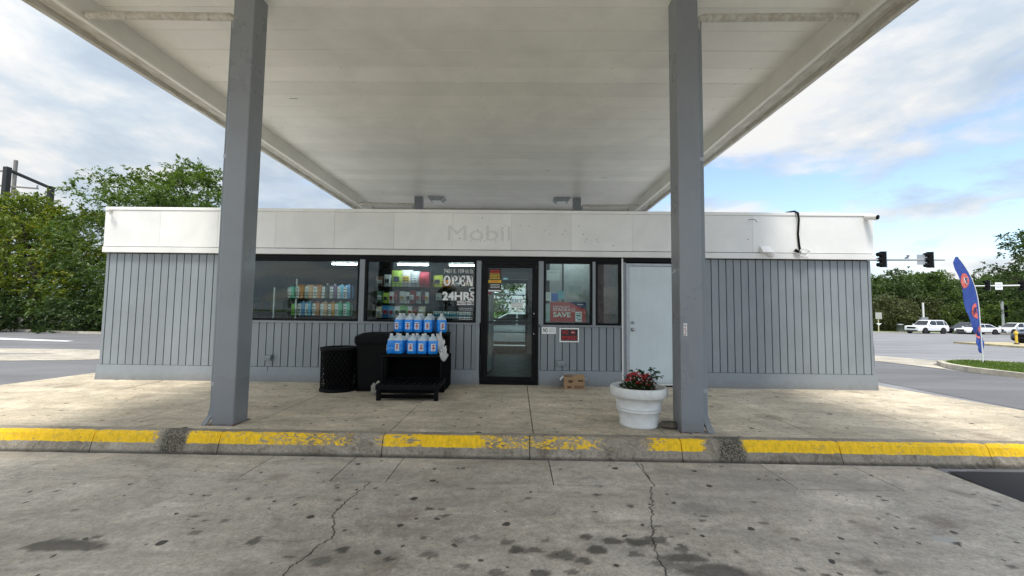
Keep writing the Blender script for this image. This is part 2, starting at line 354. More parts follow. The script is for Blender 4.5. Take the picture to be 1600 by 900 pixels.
# ------------------------------------------------------------------ geometry helpers
def link(name, me, mat=None, parent=None, loc=None):
    o = bpy.data.objects.new(name, me); COL.objects.link(o)
    if mat is not None:
        for m in (mat if isinstance(mat, (list, tuple)) else [mat]): me.materials.append(m)
    if parent is not None: o.parent = parent
    if loc is not None: o.location = loc
    return o
def tag(o, label=None, cat=None, group=None, kind=None):
    if label: o['label'] = label
    if cat: o['category'] = cat
    if group: o['group'] = group
    if kind: o['kind'] = kind
    return o
def thing(name, label, cat, loc=(0, 0, 0), rz=0, group=None):
    o = bpy.data.objects.new(name, None); COL.objects.link(o); o.location = loc; o.rotation_euler = (0, 0, rz)
    o.empty_display_size = .1
    return tag(o, label, cat, group)
class B:
    def __init__(s): s.v = []; s.f = []; s.mi = []; s.sm = []
    def add(s, vs, fs, mi=0, smooth=False):
        n = len(s.v); s.v += [tuple(v) for v in vs]
        for f in fs: s.f.append(tuple(i+n for i in f)); s.mi.append(mi); s.sm.append(smooth)
        return s
    def box(s, x0, x1, y0, y1, z0, z1, mi=0):
        return s.add([(x0, y0, z0), (x1, y0, z0), (x1, y1, z0), (x0, y1, z0), (x0, y0, z1), (x1, y0, z1), (x1, y1, z1), (x0, y1, z1)],
                     [(0, 3, 2, 1), (4, 5, 6, 7), (0, 1, 5, 4), (1, 2, 6, 5), (2, 3, 7, 6), (3, 0, 4, 7)], mi)
    def hexa(s, lo, hi, mi=0):
        return s.add(list(lo)+list(hi), [(0, 3, 2, 1), (4, 5, 6, 7), (0, 1, 5, 4), (1, 2, 6, 5), (2, 3, 7, 6), (3, 0, 4, 7)], mi)
    def bbox(s, x0, x1, y0, y1, z0, z1, b=.005, mi=0):      # box with chamfered vertical and top edges
        def ring(z, i): return [(x0+b+i, y0+i, z), (x1-b-i, y0+i, z), (x1-i, y0+b+i, z), (x1-i, y1-b-i, z), (x1-b-i, y1-i, z), (x0+b+i, y1-i, z), (x0+i, y1-b-i, z), (x0+i, y0+b+i, z)]
        rs = [ring(z0, b*.7), ring(z0+b, 0), ring(z1-b, 0), ring(z1, b*.7)]
        return s.loft(rs, mi=mi)
    def loft(s, rings, closed=True, cap=True, mi=0, smooth=False):
        n = len(rings[0]); vs = [p for r in rings for p in r]; fs = []
        for k in range(len(rings)-1):
            for i in range(n if closed else n-1):
                j = (i+1) % n; fs.append((k*n+i, k*n+j, (k+1)*n+j, (k+1)*n+i))
        s.add(vs, fs, mi, smooth)
        if cap and closed:
            s.add(rings[0], [tuple(range(n))[::-1]], mi); s.add(rings[-1], [tuple(range(n))], mi)
        return s
    def lathe(s, prof, n=20, c=(0, 0, 0), mi=0, smooth=True, cap=True):
        rs = [[(c[0]+r*math.cos(2*math.pi*i/n), c[1]+r*math.sin(2*math.pi*i/n), c[2]+z) for i in range(n)] for r, z in prof]
        return s.loft(rs, True, cap, mi, smooth)
    def tube(s, pts, r, n=8, mi=0, smooth=True):
        pts = [Vector(p) for p in pts]; rs = []; up = Vector((0, 0, 1)); prev = None
        rr = r if isinstance(r, (list, tuple)) else [r]*len(pts)
        for i, p in enumerate(pts):
            d = (pts[min(i+1, len(pts)-1)]-pts[max(i-1, 0)]).normalized()
            a = d.cross(prev if prev is not None else (up if abs(d.z) < .95 else Vector((1, 0, 0))))
            if prev is not None: a = prev - d*prev.dot(d)
            if a.length < 1e-6: a = d.orthogonal()
            a.normalize(); b_ = d.cross(a); prev = a
            rs.append([tuple(p+(a*math.cos(2*math.pi*k/n)+b_*math.sin(2*math.pi*k/n))*rr[i]) for k in range(n)])
        return s.loft(rs, True, True, mi, smooth)
    def prism(s, poly, y0, y1, axis='y', mi=0):    # polygon in the plane perpendicular to axis
        def P(a, b, c): return {'y': (a, c, b), 'z': (a, b, c), 'x': (c, a, b)}[axis]
        n = len(poly); v = [P(a, b, y0) for a, b in poly]+[P(a, b, y1) for a, b in poly]
        f = [tuple(range(n)), tuple(range(2*n-1, n-1, -1))]+[(i, i+n, (i+1) % n+n, (i+1) % n) for i in range(n)]
        return s.add(v, f, mi)
    def grid(s, xs, ys, zf, mi=0, smooth=False):
        n = len(xs); v = [(x, y, zf(x, y)) for y in ys for x in xs]
        f = [(j*n+i, j*n+i+1, (j+1)*n+i+1, (j+1)*n+i) for j in range(len(ys)-1) for i in range(n-1)]
        return s.add(v, f, mi, smooth)
    def mesh(s, name='m'):
        me = bpy.data.meshes.new(name); me.from_pydata(s.v, [], s.f)
        me.polygons.foreach_set('material_index', s.mi); me.polygons.foreach_set('use_smooth', s.sm)
        bm = bmesh.new(); bm.from_mesh(me); bmesh.ops.recalc_face_normals(bm, faces=bm.faces); bm.to_mesh(me); bm.free(); me.update()
        return me
    def obj(s, name, mat, parent=None, loc=None): return link(name, s.mesh(name), mat, parent, loc)
def copy_tree(o, parent=None):
    c = o.copy(); COL.objects.link(c); c.parent = parent
    for ch in list(o.children): copy_tree(ch, c)
    return c
def text_obj(name, s, x0, x1, z0, z1, y, mat, parent=None, depth=.0015, bold=0.0, flip=False, spacing=1):
    cu = bpy.data.curves.new(name, 'FONT'); cu.body = s; cu.offset = bold; cu.extrude = .001; cu.resolution_u = 3; cu.space_character = spacing
    cu.align_x = 'LEFT'
    tmp = bpy.data.objects.new('tmp', cu); COL.objects.link(tmp); bpy.context.view_layer.update()
    me = bpy.data.meshes.new_from_object(tmp.evaluated_get(bpy.context.evaluated_depsgraph_get()))
    bpy.data.objects.remove(tmp); bpy.data.curves.remove(cu)
    co = np.empty(len(me.vertices)*3); me.vertices.foreach_get('co', co); co = co.reshape(-1, 3)
    mn, mx_ = co.min(0), co.max(0); u = (co-mn)/np.maximum(mx_-mn, 1e-9)
    if flip: u[:, 0] = 1-u[:, 0]
    out = np.stack([x0+u[:, 0]*(x1-x0), y-depth+ (1-u[:, 2])*depth, z0+u[:, 1]*(z1-z0)], 1)
    me.vertices.foreach_set('co', out.ravel()); me.update(); me.materials.clear()
    return link(name, me, mat, parent)
def dashes(name, x0, x1, zs, h, y, mat, parent, seg=5, seed=1):
    rr = random.Random(seed); b = B()
    for z in zs:
        x = x0
        while x < x1-1e-4:
            w = min(x1-x, rr.uniform(.4, 1.4)*(x1-x0)/seg); b.box(x, x+w*.86, y-.001, y, z, z+h); x += w
    return b.obj(name, mat, parent)

# ================================================================== THE SETTING
def smooth01(t): t = max(0, min(1, t)); return t*t*(3-2*t)
def ter(x, y):       # ground falls away gently towards the junction behind and to the right of the shop
    return -.2 - .019*max(0, min(y, 52)-4)*smooth01((x+2)/8)
def sheet(name, poly, dz, mat, kind='structure', label=None, thick=0, step=3.0):
    """poly laid on the terrain, cut into a grid where it is long"""
    bm = bmesh.new(); vs = [bm.verts.new((x, y, 0)) for x, y in poly]; bm.faces.new(vs)
    xs = [p[0] for p in poly]; ys = [p[1] for p in poly]
    for ax, lo, hi in ((0, min(xs), max(xs)), (1, min(ys), max(ys))):
        k = math.ceil(lo/step)*step
        while k < hi:
            n = (1, 0, 0) if ax == 0 else (0, 1, 0); co = (k, 0, 0) if ax == 0 else (0, k, 0)
            bmesh.ops.bisect_plane(bm, geom=bm.verts[:]+bm.edges[:]+bm.faces[:], plane_co=co, plane_no=n); k += step
    for v in bm.verts: v.co.z = ter(v.co.x, v.co.y)+dz
    if thick:
        r = bmesh.ops.extrude_face_region(bm, geom=bm.faces[:])
        for v in [g for g in r['geom'] if isinstance(g, bmesh.types.BMVert)]: v.co.z += thick
    bmesh.ops.recalc_face_normals(bm, faces=bm.faces)
    me = bpy.data.meshes.new(name); bm.to_mesh(me); bm.free()
    for p in me.polygons:
        pass
    o = link(name, me, mat); return tag(o, label, None, None, kind)
# ground sheet out to the horizon
def mk_ground():
    xs = [-1500, -400, -150, -60, -40, -30, -20, -14, -10, -6, -3, -2, 0, 2, 4, 6, 10, 15, 20, 30, 45, 60, 80, 120, 200, 500, 1500]
    ys = [-1200, -300, -100, -50, -30, -20, -10, -3, 0, 4, 8, 14, 20, 28, 36, 44, 52, 60, 80, 120, 300, 1500]
    o = B().grid(xs, ys, lambda x, y: ter(x, y)-.03).obj('ground', M['grass']); tag(o, kind='structure')
mk_ground()
sheet('road', [(-60, -60), (-300, -60), (-300, -220), (300, -220), (300, -60), (150, -60), (150, 53.6), (9, 53.6), (-10.5, 16.4), (-24, 14.6), (-60, 18)], -.018, M['asphalt'])
sheet('asphalt_drive', [(4.02, -3.02), (8.0, -2.0), (8.0, 3), (9.6, 14), (12.0, 14), (12.0, 3), (12.25, -20), (4.0, -20), (3.95, -3.62)], -.012, mk_asphalt('drive_asphalt', (.135, .135, .14), .75))
sheet('asphalt_patch', [(4.03, -2.99), (12.0, -2.9), (12.0, -9), (3.9, -9), (3.95, -3.62)], -.006, M['asphalt_new'])
sheet('concrete_apron', [(12.0, 4.6), (12.45, 5.2), (13.1, 6.1), (14.6, 6.75), (14.0, 9.5), (14.6, 30), (12.6, 30), (12.1, 8)], -.006, M['apron'])
sheet('left_lot_asphalt', [(-7.6, -20), (-7.6, 6), (-11, 16), (-60, 18), (-60, -20)], -.010, mk_asphalt('lot_asphalt', (.15, .15, .155), .8))
# pale worn concrete lanes on the left, each a lane-wide strip
for pl in ([(-60, 3.0), (-17.5, 2.9), (-12.0, 3.9), (-10.4, 4.6), (-10.8, 6.1), (-15, 6.7), (-25, 6.6), (-60, 7.4)],):
    sheet('concrete_lane', pl, -.002, M['apron'])
sheet('patched_asphalt', [(-19.0, 4.55), (-16.3, 4.72), (-13.9, 5.35), (-16.3, 5.2)], .003, M['asphalt'])
sheet('road_marking', [(-60, 12.6), (-27, 10.9), (-18.5, 9.55), (-18.6, 9.95), (-23.0, 11.05), (-27.2, 11.9), (-60, 14.5)], .003, plain('white_road_paint', (.72, .72, .70), .7, 0, .15, 3))
k = sheet('kerb_far_left', [(-60, 18.2), (-30.5, 16.6), (-24, 14.7), (-18, 14.1), (-13, 15.5), (-13, 15.8), (-18, 14.4), (-24, 15.0), (-30.5, 16.9), (-60, 18.5)], -.05, M['kerb2'], thick=.15)
# driveway, stains held in a point attribute laid on a fine grid
def mk_drive():
    def inten(x, y, spots):
        out = np.zeros_like(x)
        for sx, sy, rx, ry, a in spots:
            n = .28*np.sin(7*(x-sx)/rx*.6+sx*9)+.22*np.sin(5*(y-sy)/ry*.7+sy*13+1)
            d = np.sqrt(((x-sx)/rx)**2+((y-sy)/ry)**2)*(1+n*.5)
            n2 = .10*np.sin(61*x+sx*3)*np.sin(53*y)+.07*np.sin(131*x)*np.sin(119*y+sx); out = np.maximum(out, a*np.clip((1.0-d+n2)*(3.5 if rx > .05 else 8), 0, 1))
        return out
    # (x, y, half-width, half-depth, strength): oil and water marks seen on the slab
    oil = [(-2.69, -4.42, .26, .075, .8), (-1.1, -4.53, .07, .05, .6), (-1.95, -4.12, .03, .03, .6), (-1.6, -4.35, .05, .04, .8), (-1.02, -4.42, .045, .035, .9), (-.72, -4.5, .03, .025, .9),
           (.02, -4.38, .06, .045, .9), (.12, -4.38, .05, .03, .75), (.28, -4.42, .09, .06, .8), (.4, -4.47, .05, .04, .8), (.5, -4.36, .09, .05, .9), (.46, -4.22, .05, .03, .8), (.62, -4.26, .10, .035, .85), (.78, -4.27, .10, .045, .9),
           (.9, -4.24, .08, .05, .8), (1.02, -4.33, .05, .03, .7), (.72, -4.4, .05, .03, .7), (.86, -4.48, .07, .04, .6), (.14, -4.6, .06, .05, .8), (.32, -4.58, .04, .03, .7), (-.1, -4.6, .05, .04, .7), (-.05, -4.3, .05, .03, .7),
           (1.0, -4.42, .16, .05, .8), (1.12, -4.55, .22, .09, .75), (1.25, -4.66, .2, .08, .7), (1.05, -4.68, .15, .07, .6), (.95, -4.5, .09, .05, .6), (.2, -4.27, .03, .02, .6), (-.35, -4.3, .045, .03, .55), (-.5, -4.45, .06, .035, .6), (-.28, -4.55, .045, .03, .6),
           (1.3, -3.98, .03, .02, .8), (.65, -3.62, .03, .02, .9), (-.2, -3.4, .025, .018, .9), (-.35, -3.55, .03, .02, .8), (.1, -3.7, .03, .02, .7), (-.62, -3.9, .035, .025, .9), (-.78, -3.75, .03, .02, .7), (-.5, -4.0, .03, .02, .8), (-1.3, -4.5, .03, .02, .8),
           (2.05, -4.52, .04, .025, .8), (1.8, -4.2, .03, .02, .7), (-2.0, -3.8, .03, .02, .7), (-3.1, -4.0, .03, .02, .6), (-.9, -4.1, .25, .12, .22), (-.3, -4.2, .35, .12, .2), (.9, -4.1, .3, .15, .2), (.2, -4.9, .5, .2, .5), (-1.9, -5.2, .4, .2, .4), (2.2, -5, .3, .2, .4)]
    r9 = np.random.default_rng(9)
    for _ in range(95):
        q = r9.uniform(.006, .02)*(1 if r9.random() < .85 else 1.8); oil.append((r9.uniform(-3.6, 3.8), r9.uniform(-4.95, -3.47), q*1.5, q, r9.uniform(.5, 1.0)))
    for _ in range(26): oil.append((r9.normal(.4, 1.2), r9.uniform(-4.9, -3.8), r9.uniform(.08, .3), r9.uniform(.04, .12), r9.uniform(.12, .3)))
    pale = [(2.76, -4.18, .085, .045, 1.6), (-2.0, -3.6, .5, .05, .35), (-1.6, -3.35, .5, .06, .4), (-3.0, -3.7, .7, .05, .25), (1.0, -5.0, .2, .1, .4), (1.9, -4.7, .25, .05, .35)]
    rust = [(-.02, -3.25, .05, .02, 1), (-.55, -3.4, .04, .02, .8), (1.45, -3.3, .06, .025, .8), (-3.4, -3.45, .3, .04, .25)]
    xs = np.concatenate([np.linspace(-22, -4.2, 24)[:-1], np.arange(-4.2, 3.9, .018), np.array([3.95])]); ys = np.concatenate([np.array([-20, -14, -9, -7]), np.arange(-5.6, -3.46, .018), np.array([-3.455])])
    X, Y = np.meshgrid(xs, ys); nx, ny = len(xs), len(ys)
    Z = -.2+.004*np.sin(X*1.3+Y*.7)*np.clip((-3.5-Y)*2, 0, 1)*np.clip((3.9-X), 0, 1)
    v = np.stack([X, Y, Z], 2).reshape(-1, 3)
    i, j = np.meshgrid(np.arange(nx-1), np.arange(ny-1)); a = (j*nx+i).ravel()
    f = np.stack([a, a+1, a+nx+1, a+nx], 1)
    me = bpy.data.meshes.new('driveway'); me.vertices.add(len(v)); me.vertices.foreach_set('co', v.ravel())
    me.loops.add(f.size); me.loops.foreach_set('vertex_index', f.ravel().astype(np.int32)); me.polygons.add(len(f))
    me.polygons.foreach_set('loop_start', (np.arange(len(f))*4).astype(np.int32)); me.update(calc_edges=True)
    at = me.attributes.new('stain', 'FLOAT_VECTOR', 'POINT')
    x, y = X.ravel(), Y.ravel()
    at.data.foreach_set('vector', np.stack([inten(x, y, oil), inten(x, y, pale), inten(x, y, rust)], 1).ravel().astype(np.float32))
    d = link('driveway', me, M['drive']); tag(d, kind='structure')
    o = B().box(-22, 3.96, -3.5, -2.80, -.30, -.216).obj('joint_bed', M['joint'], d)
    for a, b, mt in ((-22, -6.2, 'drive'), (-6.2, -4.35, 'drive'), (-4.35, -2.345, 'drive'), (-2.345, -1.55, 'patch'), (-1.55, -1.08, 'patch'), (-1.08, .32, 'drive'), (.32, 1.16, 'patch'), (1.16, 2.33, 'drive'), (2.33, 3.2, 'patch'), (3.2, 3.953, 'drive')):
        pt = mt == 'patch'; w = .006 if pt else .003; yb = -3.447 if pt else -3.4552
        B().hexa([(a+w, yb, -.27), (b-w, yb, -.27), (b-w, -2.905, -.27), (a+w, -2.905, -.27)],
                 [(a+w, yb, -.2005 if pt else -.2), (b-w, yb, -.2005 if pt else -.2), (b-w, -2.905, -.1985), (a+w, -2.905, -.1985)]).obj('concrete_slab', M[mt], d)
mk_drive()
# sidewalk slabs with recessed joints, and the kerb in cast lengths
sw = thing('sidewalk', None, None); tag(sw, kind='structure')
B().box(-7.9, 6.4, -2.72, .3, -.21, -.022).obj('joint_bed', M['joint'], sw)
SX = [-7.95, -5.75, -4.15, -2.84, -1.28, .18, 1.53, 3.09, 4.56, 6.55]
for i, (a, b) in enumerate(zip(SX[:-1], SX[1:])):
    g = .005; sk = (.25 if i == 1 else 0)
    lo = [(a+g, -2.715), (b-g, -2.715), (b-g, .4), (a+g, .4)]
    if i == 0: lo = [(-8.25, -2.715), (b-g, -2.715), (b-g-.3, .9), (-7.86, .9)]
    if i == 1: lo[0] = (a+g, -2.715); lo[3] = (a+g-.3, .4)
    if i == 8: lo = [(a+g, -2.715), (7.0, -2.715), (6.36, .9), (a+g, .9)]
    B().hexa([(x, y, -.21) for x, y in lo], [(x, y, .0) for x, y in lo]).obj('concrete_slab', M['walk'], sw)
B().hexa([(6.365, .9, -.21), (5.9, .9, -.21), (5.9, 6, -.21), (6.3, 6, -.21)], [(6.365, .9, 0), (5.9, .9, 0), (5.9, 6, 0), (6.3, 6, 0)]).obj('concrete_slab', M['walk'], sw)
B().hexa([(-7.86, .9, -.21), (-7.2, .9, -.21), (-7.2, 6, -.21), (-7.8, 6, -.21)], [(-7.86, .9, 0), (-7.2, .9, 0), (-7.2, 6, 0), (-7.8, 6, 0)]).obj('concrete_slab', M['walk'], sw)
kb = thing('kerb', None, None); tag(kb, kind='structure')
KX = [-8.3, -7.0, -5.6, -4.2, -2.93, -1.31, .14, 1.62, 3.15, 4.58, 6.0, 7.1]
def kerb_len(a, b):
    rs = []; n = max(3, int((b-a)/.045)); r_ = random.Random(int(a*100))
    for k in range(n+1):
        x = a+.004+(b-a-.008)*k/n; j = lambda s: r_.uniform(-s, s)
        e = .012 if 0 < k < n else 0
        dz = -.006 if k in (0, n) else 0
        bot = .012*abs(j(1)) if r_.random() < .4 else 0
        dmg = .02 if (abs(x-2.1) < .13 or abs(x+3.4) < .12) else 0
        rs.append([(x, -2.722, -.26), (x, -2.722, dz), (x, -2.795+j(.002), dz+.001), (x, -2.824+j(.003)+dmg*.3, -.008+dz-dmg*.3*abs(j(1))), (x, -2.842+j(.003), -.030+j(.002)),
                   (x, -2.862+j(.003)+dmg*abs(j(1)), -.10+j(.003)), (x, -2.880+j(.005)+dmg*abs(j(1)), -.16), (x, -2.895+j(.006)+bot, -.204), (x, -2.895, -.26)])
    return B().loft(rs, True, True, 0, False).obj('kerb_stone', M['kerb'], kb)
for a, b in zip(KX[:-1], KX[1:]): kerb_len(a, b)
# grass island with its kerb
isl = [(12.25, 3.1), (12.2, 4.1), (12.62, 5.15), (13.25, 5.95), (14.6, 6.6), (15.4, 5.9), (15.9, 3.2), (16.1, -20), (12.4, -20)]
sheet('grass_island', isl, .02, M['grass'], thick=.06, step=1.0)
ins = [(12.42, -20), (12.27, 3.1), (12.22, 4.1), (12.64, 5.1), (13.27, 5.9), (14.6, 6.55), (15.36, 5.88)]
out = [(12.26, -20), (12.11, 3.1), (12.05, 4.14), (12.5, 5.22), (13.17, 6.04), (14.62, 6.74), (15.5, 5.98)]
sheet('island_kerb', ins+out[::-1], -.02, M['kerb2'], thick=.13, step=1.0)
me_pts = [(28.4, 16.4), (29.9, 21.3), (35.2, 21.8), (48, 23), (48, 21.6), (36, 19.6), (32.5, 15.2), (31, 8), (28.4, 8)]
sheet('traffic_median', me_pts, -.03, concrete('median_concrete', (.5, .42, .24), (.5, .46, .38), 0), thick=.12)
sheet('far_kerb', [(9, 53.6), (150, 53.6), (150, 53.9), (9, 53.9)], -.03, M['kerb2'], thick=.14)
for y, a, b in ((33, 14.6, 150), (40, 14.6, 150)):
    sheet('road_marking', [(a, y), (b, y), (b, y+.14), (a, y+.14)], .004-.018, bpy.data.materials['white_road_paint'])
sheet('far_grass_verge', [(-10, 53.9), (200, 53.9), (200, 140), (-10, 140)], -.012, M['grass'])
sheet('left_verge', [(-9.5, 15.8), (-13, 15.8), (-18, 14.4), (-24, 15.0), (-30.5, 16.9), (-60, 18.5), (-120, 60), (-9.5, 60)], -.008, M['soil'])
def grass_tufts(name, poly, n, h, z0=0, seed=3):
    r_ = np.random.default_rng(seed); P = np.array(poly); mn, mxx = P.min(0), P.max(0)
    pts = r_.uniform(mn, mxx, (n*3, 2)); ins_ = np.zeros(len(pts), bool); j = len(P)-1
    for i in range(len(P)):
        cnd = ((P[i, 1] > pts[:, 1]) != (P[j, 1] > pts[:, 1])) & (pts[:, 0] < (P[j, 0]-P[i, 0])*(pts[:, 1]-P[i, 1])/(P[j, 1]-P[i, 1]+1e-9)+P[i, 0]); ins_ ^= cnd; j = i
    pts = pts[ins_][:n]; a = r_.uniform(0, 6.28, len(pts)); hh = h*r_.uniform(.5, 1.3, len(pts)); w = .012
    z = np.array([ter(x, y) for x, y in pts])+z0; dx, dy = np.cos(a)*w, np.sin(a)*w; lx, ly = r_.normal(0, .4, (2, len(pts)))*hh
    v = np.stack([np.stack([pts[:, 0]-dx, pts[:, 1]-dy, z], 1), np.stack([pts[:, 0]+dx, pts[:, 1]+dy, z], 1), np.stack([pts[:, 0]+lx, pts[:, 1]+ly, z+hh], 1)], 1).reshape(-1, 3)
    me = bpy.data.meshes.new(name); me.from_pydata(v.tolist(), [], np.arange(len(v)).reshape(-1, 3).tolist())
    return tag(link(name, me, M['leaf_bright']), 'short mown grass growing on the kerbed island beside the road', None, None, 'stuff')
grass_tufts('grass', [p for p in isl if p[1] > -1]+[(16, -1), (12.3, -1)], 30000, .05, .08)

# ================================================================== CANOPY
cano = thing('fuel_canopy', 'large off-white metal canopy on grey square columns reaching over the store roof', 'canopy', (-.63, -2.5, 0))
def cp(o):   # parent keeping world position
    o.parent = cano; o.matrix_parent_inverse = Matrix.Translation((.63, 2.5, 0)); return o
CL, CR, SZ = -4.99, 3.76, 4.80
y = 7.0; pw = .39
pm = None
while y-pw > -8.1:
    if pm is None:
        b = B(); n = 10
        xs = np.linspace(0, CR-CL, 31); w = pw
        # pan panel: flat face, turned-up edges leave a seam; slight oil-canning of the sheet
        rr = random.Random(3)
        cols = []
        for xx in xs:
            cols.append([(xx, .0, .012), (xx, .002, .002), (xx, .006, 0), (xx, w*.35, rr.uniform(-.0016, .0016)), (xx, w*.7, rr.uniform(-.0016, .0016)), (xx, w-.007, 0), (xx, w-.003, .002), (xx, w-.002, .012)])
        b.loft(cols, closed=False, cap=False, smooth=False); me = b.mesh('panel')
        for p in me.polygons: pass
        me.materials.append(M['soffit']); pm = me
    o = bpy.data.objects.new('panel', pm); COL.objects.link(o); o.location = (CL, y-pw, SZ+random.uniform(-.0012, .0012)); cp(o); y -= pw
cp(B().box(-5.44, 4.17, -8.1, 7.08, SZ+.04, SZ+.12).obj('roof_deck', M['white']))
def edge(sg, x0, wobble=1):
    # profile outward from the inner face of the perimeter beam
    pr = [(0, SZ), (.015, SZ-.235), (.03, SZ-.262), (.075, SZ-.268), (.10, SZ-.25), (.115, SZ-.205), (.20, SZ-.19), (.335, SZ-.20), (.36, SZ-.262), (.40, SZ-.27), (.415, SZ-.265), (.42, SZ-.2), (.42, SZ+.32), (.38, SZ+.33), (.38, SZ+.10), (.0, SZ+.10)]
    ys = np.arange(-8.1, 7.1, .4); rr = random.Random(5)
    rs = [[(x0+sg*(px+rr.uniform(-.003, .003)*(.3 < px)), yy, pz+rr.uniform(-.003, .003)*(px > .3)) for px, pz in pr] for yy in ys]
    b = B(); n = len(pr)
    b.loft(rs, True, True)
    for i, f in enumerate(b.f): 
        m_ = (min(f) % n) if len(f) == 4 else 0
        b.mi[i] = 1 if (len(f) == 4 and 3 <= m_ <= 11) else 0
    cp(b.obj('edge_beam', [M['soffit'], M['gutter']]))
edge(-1, CL); edge(1, CR)
cp(B().box(-5.40, 4.16, 7.0, 7.42, 4.53, 5.12).obj('edge_beam', M['gutter']))
cp(B().box(-5.40, 4.16, -8.5, -8.1, 4.53, 5.12).obj('edge_beam', M['gutter']))
CW = .239
def column(xc, yc, outer, z0=0.0):
    b = B(); x0, x1, y0, y1 = xc-CW/2, xc+CW/2, yc, yc+CW; r_ = .012
    def ring(z): return [(x0+r_, y0, z), (x1-r_, y0, z), (x1-r_*.3, y0+r_*.3, z), (x1, y0+r_, z), (x1, y1-r_, z), (x1-r_, y1, z), (x0+r_, y1, z), (x0, y1-r_, z), (x0, y0+r_, z), (x0+r_*.3, y0+r_*.3, z)]
    b.loft([ring(z) for z in (z0-.05, 1.2, 2.4, 3.6, SZ+.03)])
    c = cp(b.obj('column', M['column']))
    cc = lambda o: (setattr(o, 'parent', c), o)[1]
    xo = x0 if outer < 0 else x1; s = outer
    d = B(); xa, xb = sorted((xo+s*.004, xo+s*.062)); ym = yc+.06
    d.box(xa, xb, ym, ym+.085, .16, 4.50)
    zb = .17; pts_lo = [(xa, ym, zb), (xb, ym, zb), (xb, ym+.085, zb), (xa, ym+.085, zb)]
    mid = [(xa+s*.015, ym-.01, .09), (xb+s*.02, ym-.01, .09), (xb+s*.02, ym+.075, .09), (xa+s*.015, ym+.075, .09)]
    end = [(xa+s*.025, ym-.085, .004), (xb+s*.035, ym-.085, .004), (xb+s*.035, ym+.0, .05), (xa+s*.025, ym+.0, .05)]
    d.loft([pts_lo, mid, end], True, True)
    d.obj('downspout', M['grey'] if z0 == 0 else M['grey'], c)
    for zz_ in (.40, 2.9): B().box(xa-.004, xb+.004, ym-.004, ym+.089, zz_, zz_+.04).obj('strap', M['galv'], c)
    # drain pipe out to the gutter
    if z0 == 0:
        B().bbox(x0-.02, x1+.02, y0-.02, y1+.02, 0, .010, .003).obj('base_plate', M['rustplate'], c)
    zt = 4.56; xi = CL+.01 if s < 0 else CR-.01; yy = ym+.04
    p = B(); p.tube([(xo+s*.035, yy, 4.40), (xo+s*.035, yy, zt-.075), (xo+s*.05, yy, zt-.03), (xo+s*.10, yy, zt), (xi*.5+xo*.5, yy, zt+.012), (xi, yy, zt+.02)], .043, 10)
    cp(p.obj('drain_pipe', M['gutter']))
    return c
cF = [column(-3.093, -2.61, -1), column(1.841, -2.61, 1)]
cB = [column(-3.12, 5.46, -1), column(1.83, 5.46, 1)]
st = B().box(1.755, 1.79, -2.6135, -2.6105, 1.00, 1.13).obj('sticker', M['paper'], cF[1])
for i in range(7):
    b = B().box(1.758+.004*(i % 3), 1.780+.002*(i % 4), -2.6145, -2.6136, 1.005+.017*i, 1.014+.017*i); b.obj('sticker_print', M['red'] if i % 2 else M['ink'], cF[1])
for x in (-2.57, 1.36):
    b = B(); b.hexa([(x-.19, 5.5, SZ-.11), (x+.19, 5.5, SZ-.11), (x+.19, 5.8, SZ-.11), (x-.19, 5.8, SZ-.11)], [(x-.26, 5.42, SZ-.01), (x+.26, 5.42, SZ-.01), (x+.26, 5.88, SZ-.01), (x-.26, 5.88, SZ-.01)])
    h = cp(b.obj('light_fixture', M['galv'])); B().box(x-.13, x+.13, 5.52, 5.78, SZ-.125, SZ-.1105).obj('lens', M['paper'], h)
b = B(); r5 = random.Random(5)
for k in range(int(8.2/.39)):
    yy = 7.0-.39*(k+1)+.008
    for q in range(5): xx = CL+.35+q*2.0+r5.uniform(-.02, .02); b.box(xx, xx+.012, yy, yy+.012, SZ-.004, SZ+.003)
cp(b.obj('screw_heads', M['galv']))
for (x, y, l) in ((.7, 3.1, .10), (-3.9, -.3, .14), (2.2, 3.6, .14)):
    cp(B().box(x, x+l, y, y+.006, SZ-.004, SZ+.001).obj('scratch', M['shade_mark_black']))

# ================================================================== STORE BUILDING
bld = thing('store_building', 'low store with grey grooved siding, white fascia and black-framed shop windows', 'building', (-.57, 0, 0))
OX = .57
def bp_(o): o.parent = bld; o.matrix_parent_inverse = Matrix.Translation((OX, 0, 0)); return o
XL, XR, YB = -7.15, 5.99, 5.25
# shell: back layer behind the boards, side and rear walls with the rear doorway
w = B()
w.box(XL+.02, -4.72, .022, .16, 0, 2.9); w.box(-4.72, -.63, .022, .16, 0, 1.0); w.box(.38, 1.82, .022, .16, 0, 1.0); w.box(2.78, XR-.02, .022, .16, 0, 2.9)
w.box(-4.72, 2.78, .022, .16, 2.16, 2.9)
bp_(w.obj('wall', M['shade_mark_black']))  # groove shade comes from this sheet's near-black colour
w = B(); w.box(XL, XL+.15, .17, YB, 0, 2.9); w.box(XR-.15, XR, .17, YB, 0, 2.9)
w.box(XL+.16, -.82, YB-.12, YB, 0, 2.9); w.box(.32, XR-.16, YB-.12, YB, 0, 2.9); w.box(-.82, .32, YB-.12, YB, 2.2, 2.9)
bp_(w.obj('wall', M['grey']))
iw = plain('interior_wall', (.16, .165, .165), .8, 0, .1, 3)
w = B(); w.box(XL+.16, -.83, YB-.15, YB-.125, 0, 2.6); w.box(.33, XR-.16, YB-.15, YB-.125, 0, 2.6); w.box(XL+.155, XL+.17, .18, YB-.15, 0, 2.6); w.box(2.2, 2.3, .18, YB-.16, 0, 2.55)
bp_(w.obj('inner_wall', iw))
bp_(B().box(XL+.15, XR-.15, .16, YB, -.02, .006).obj('floor', plain('vinyl_floor', (.05, .047, .043), .5, 0, .15, 2)))
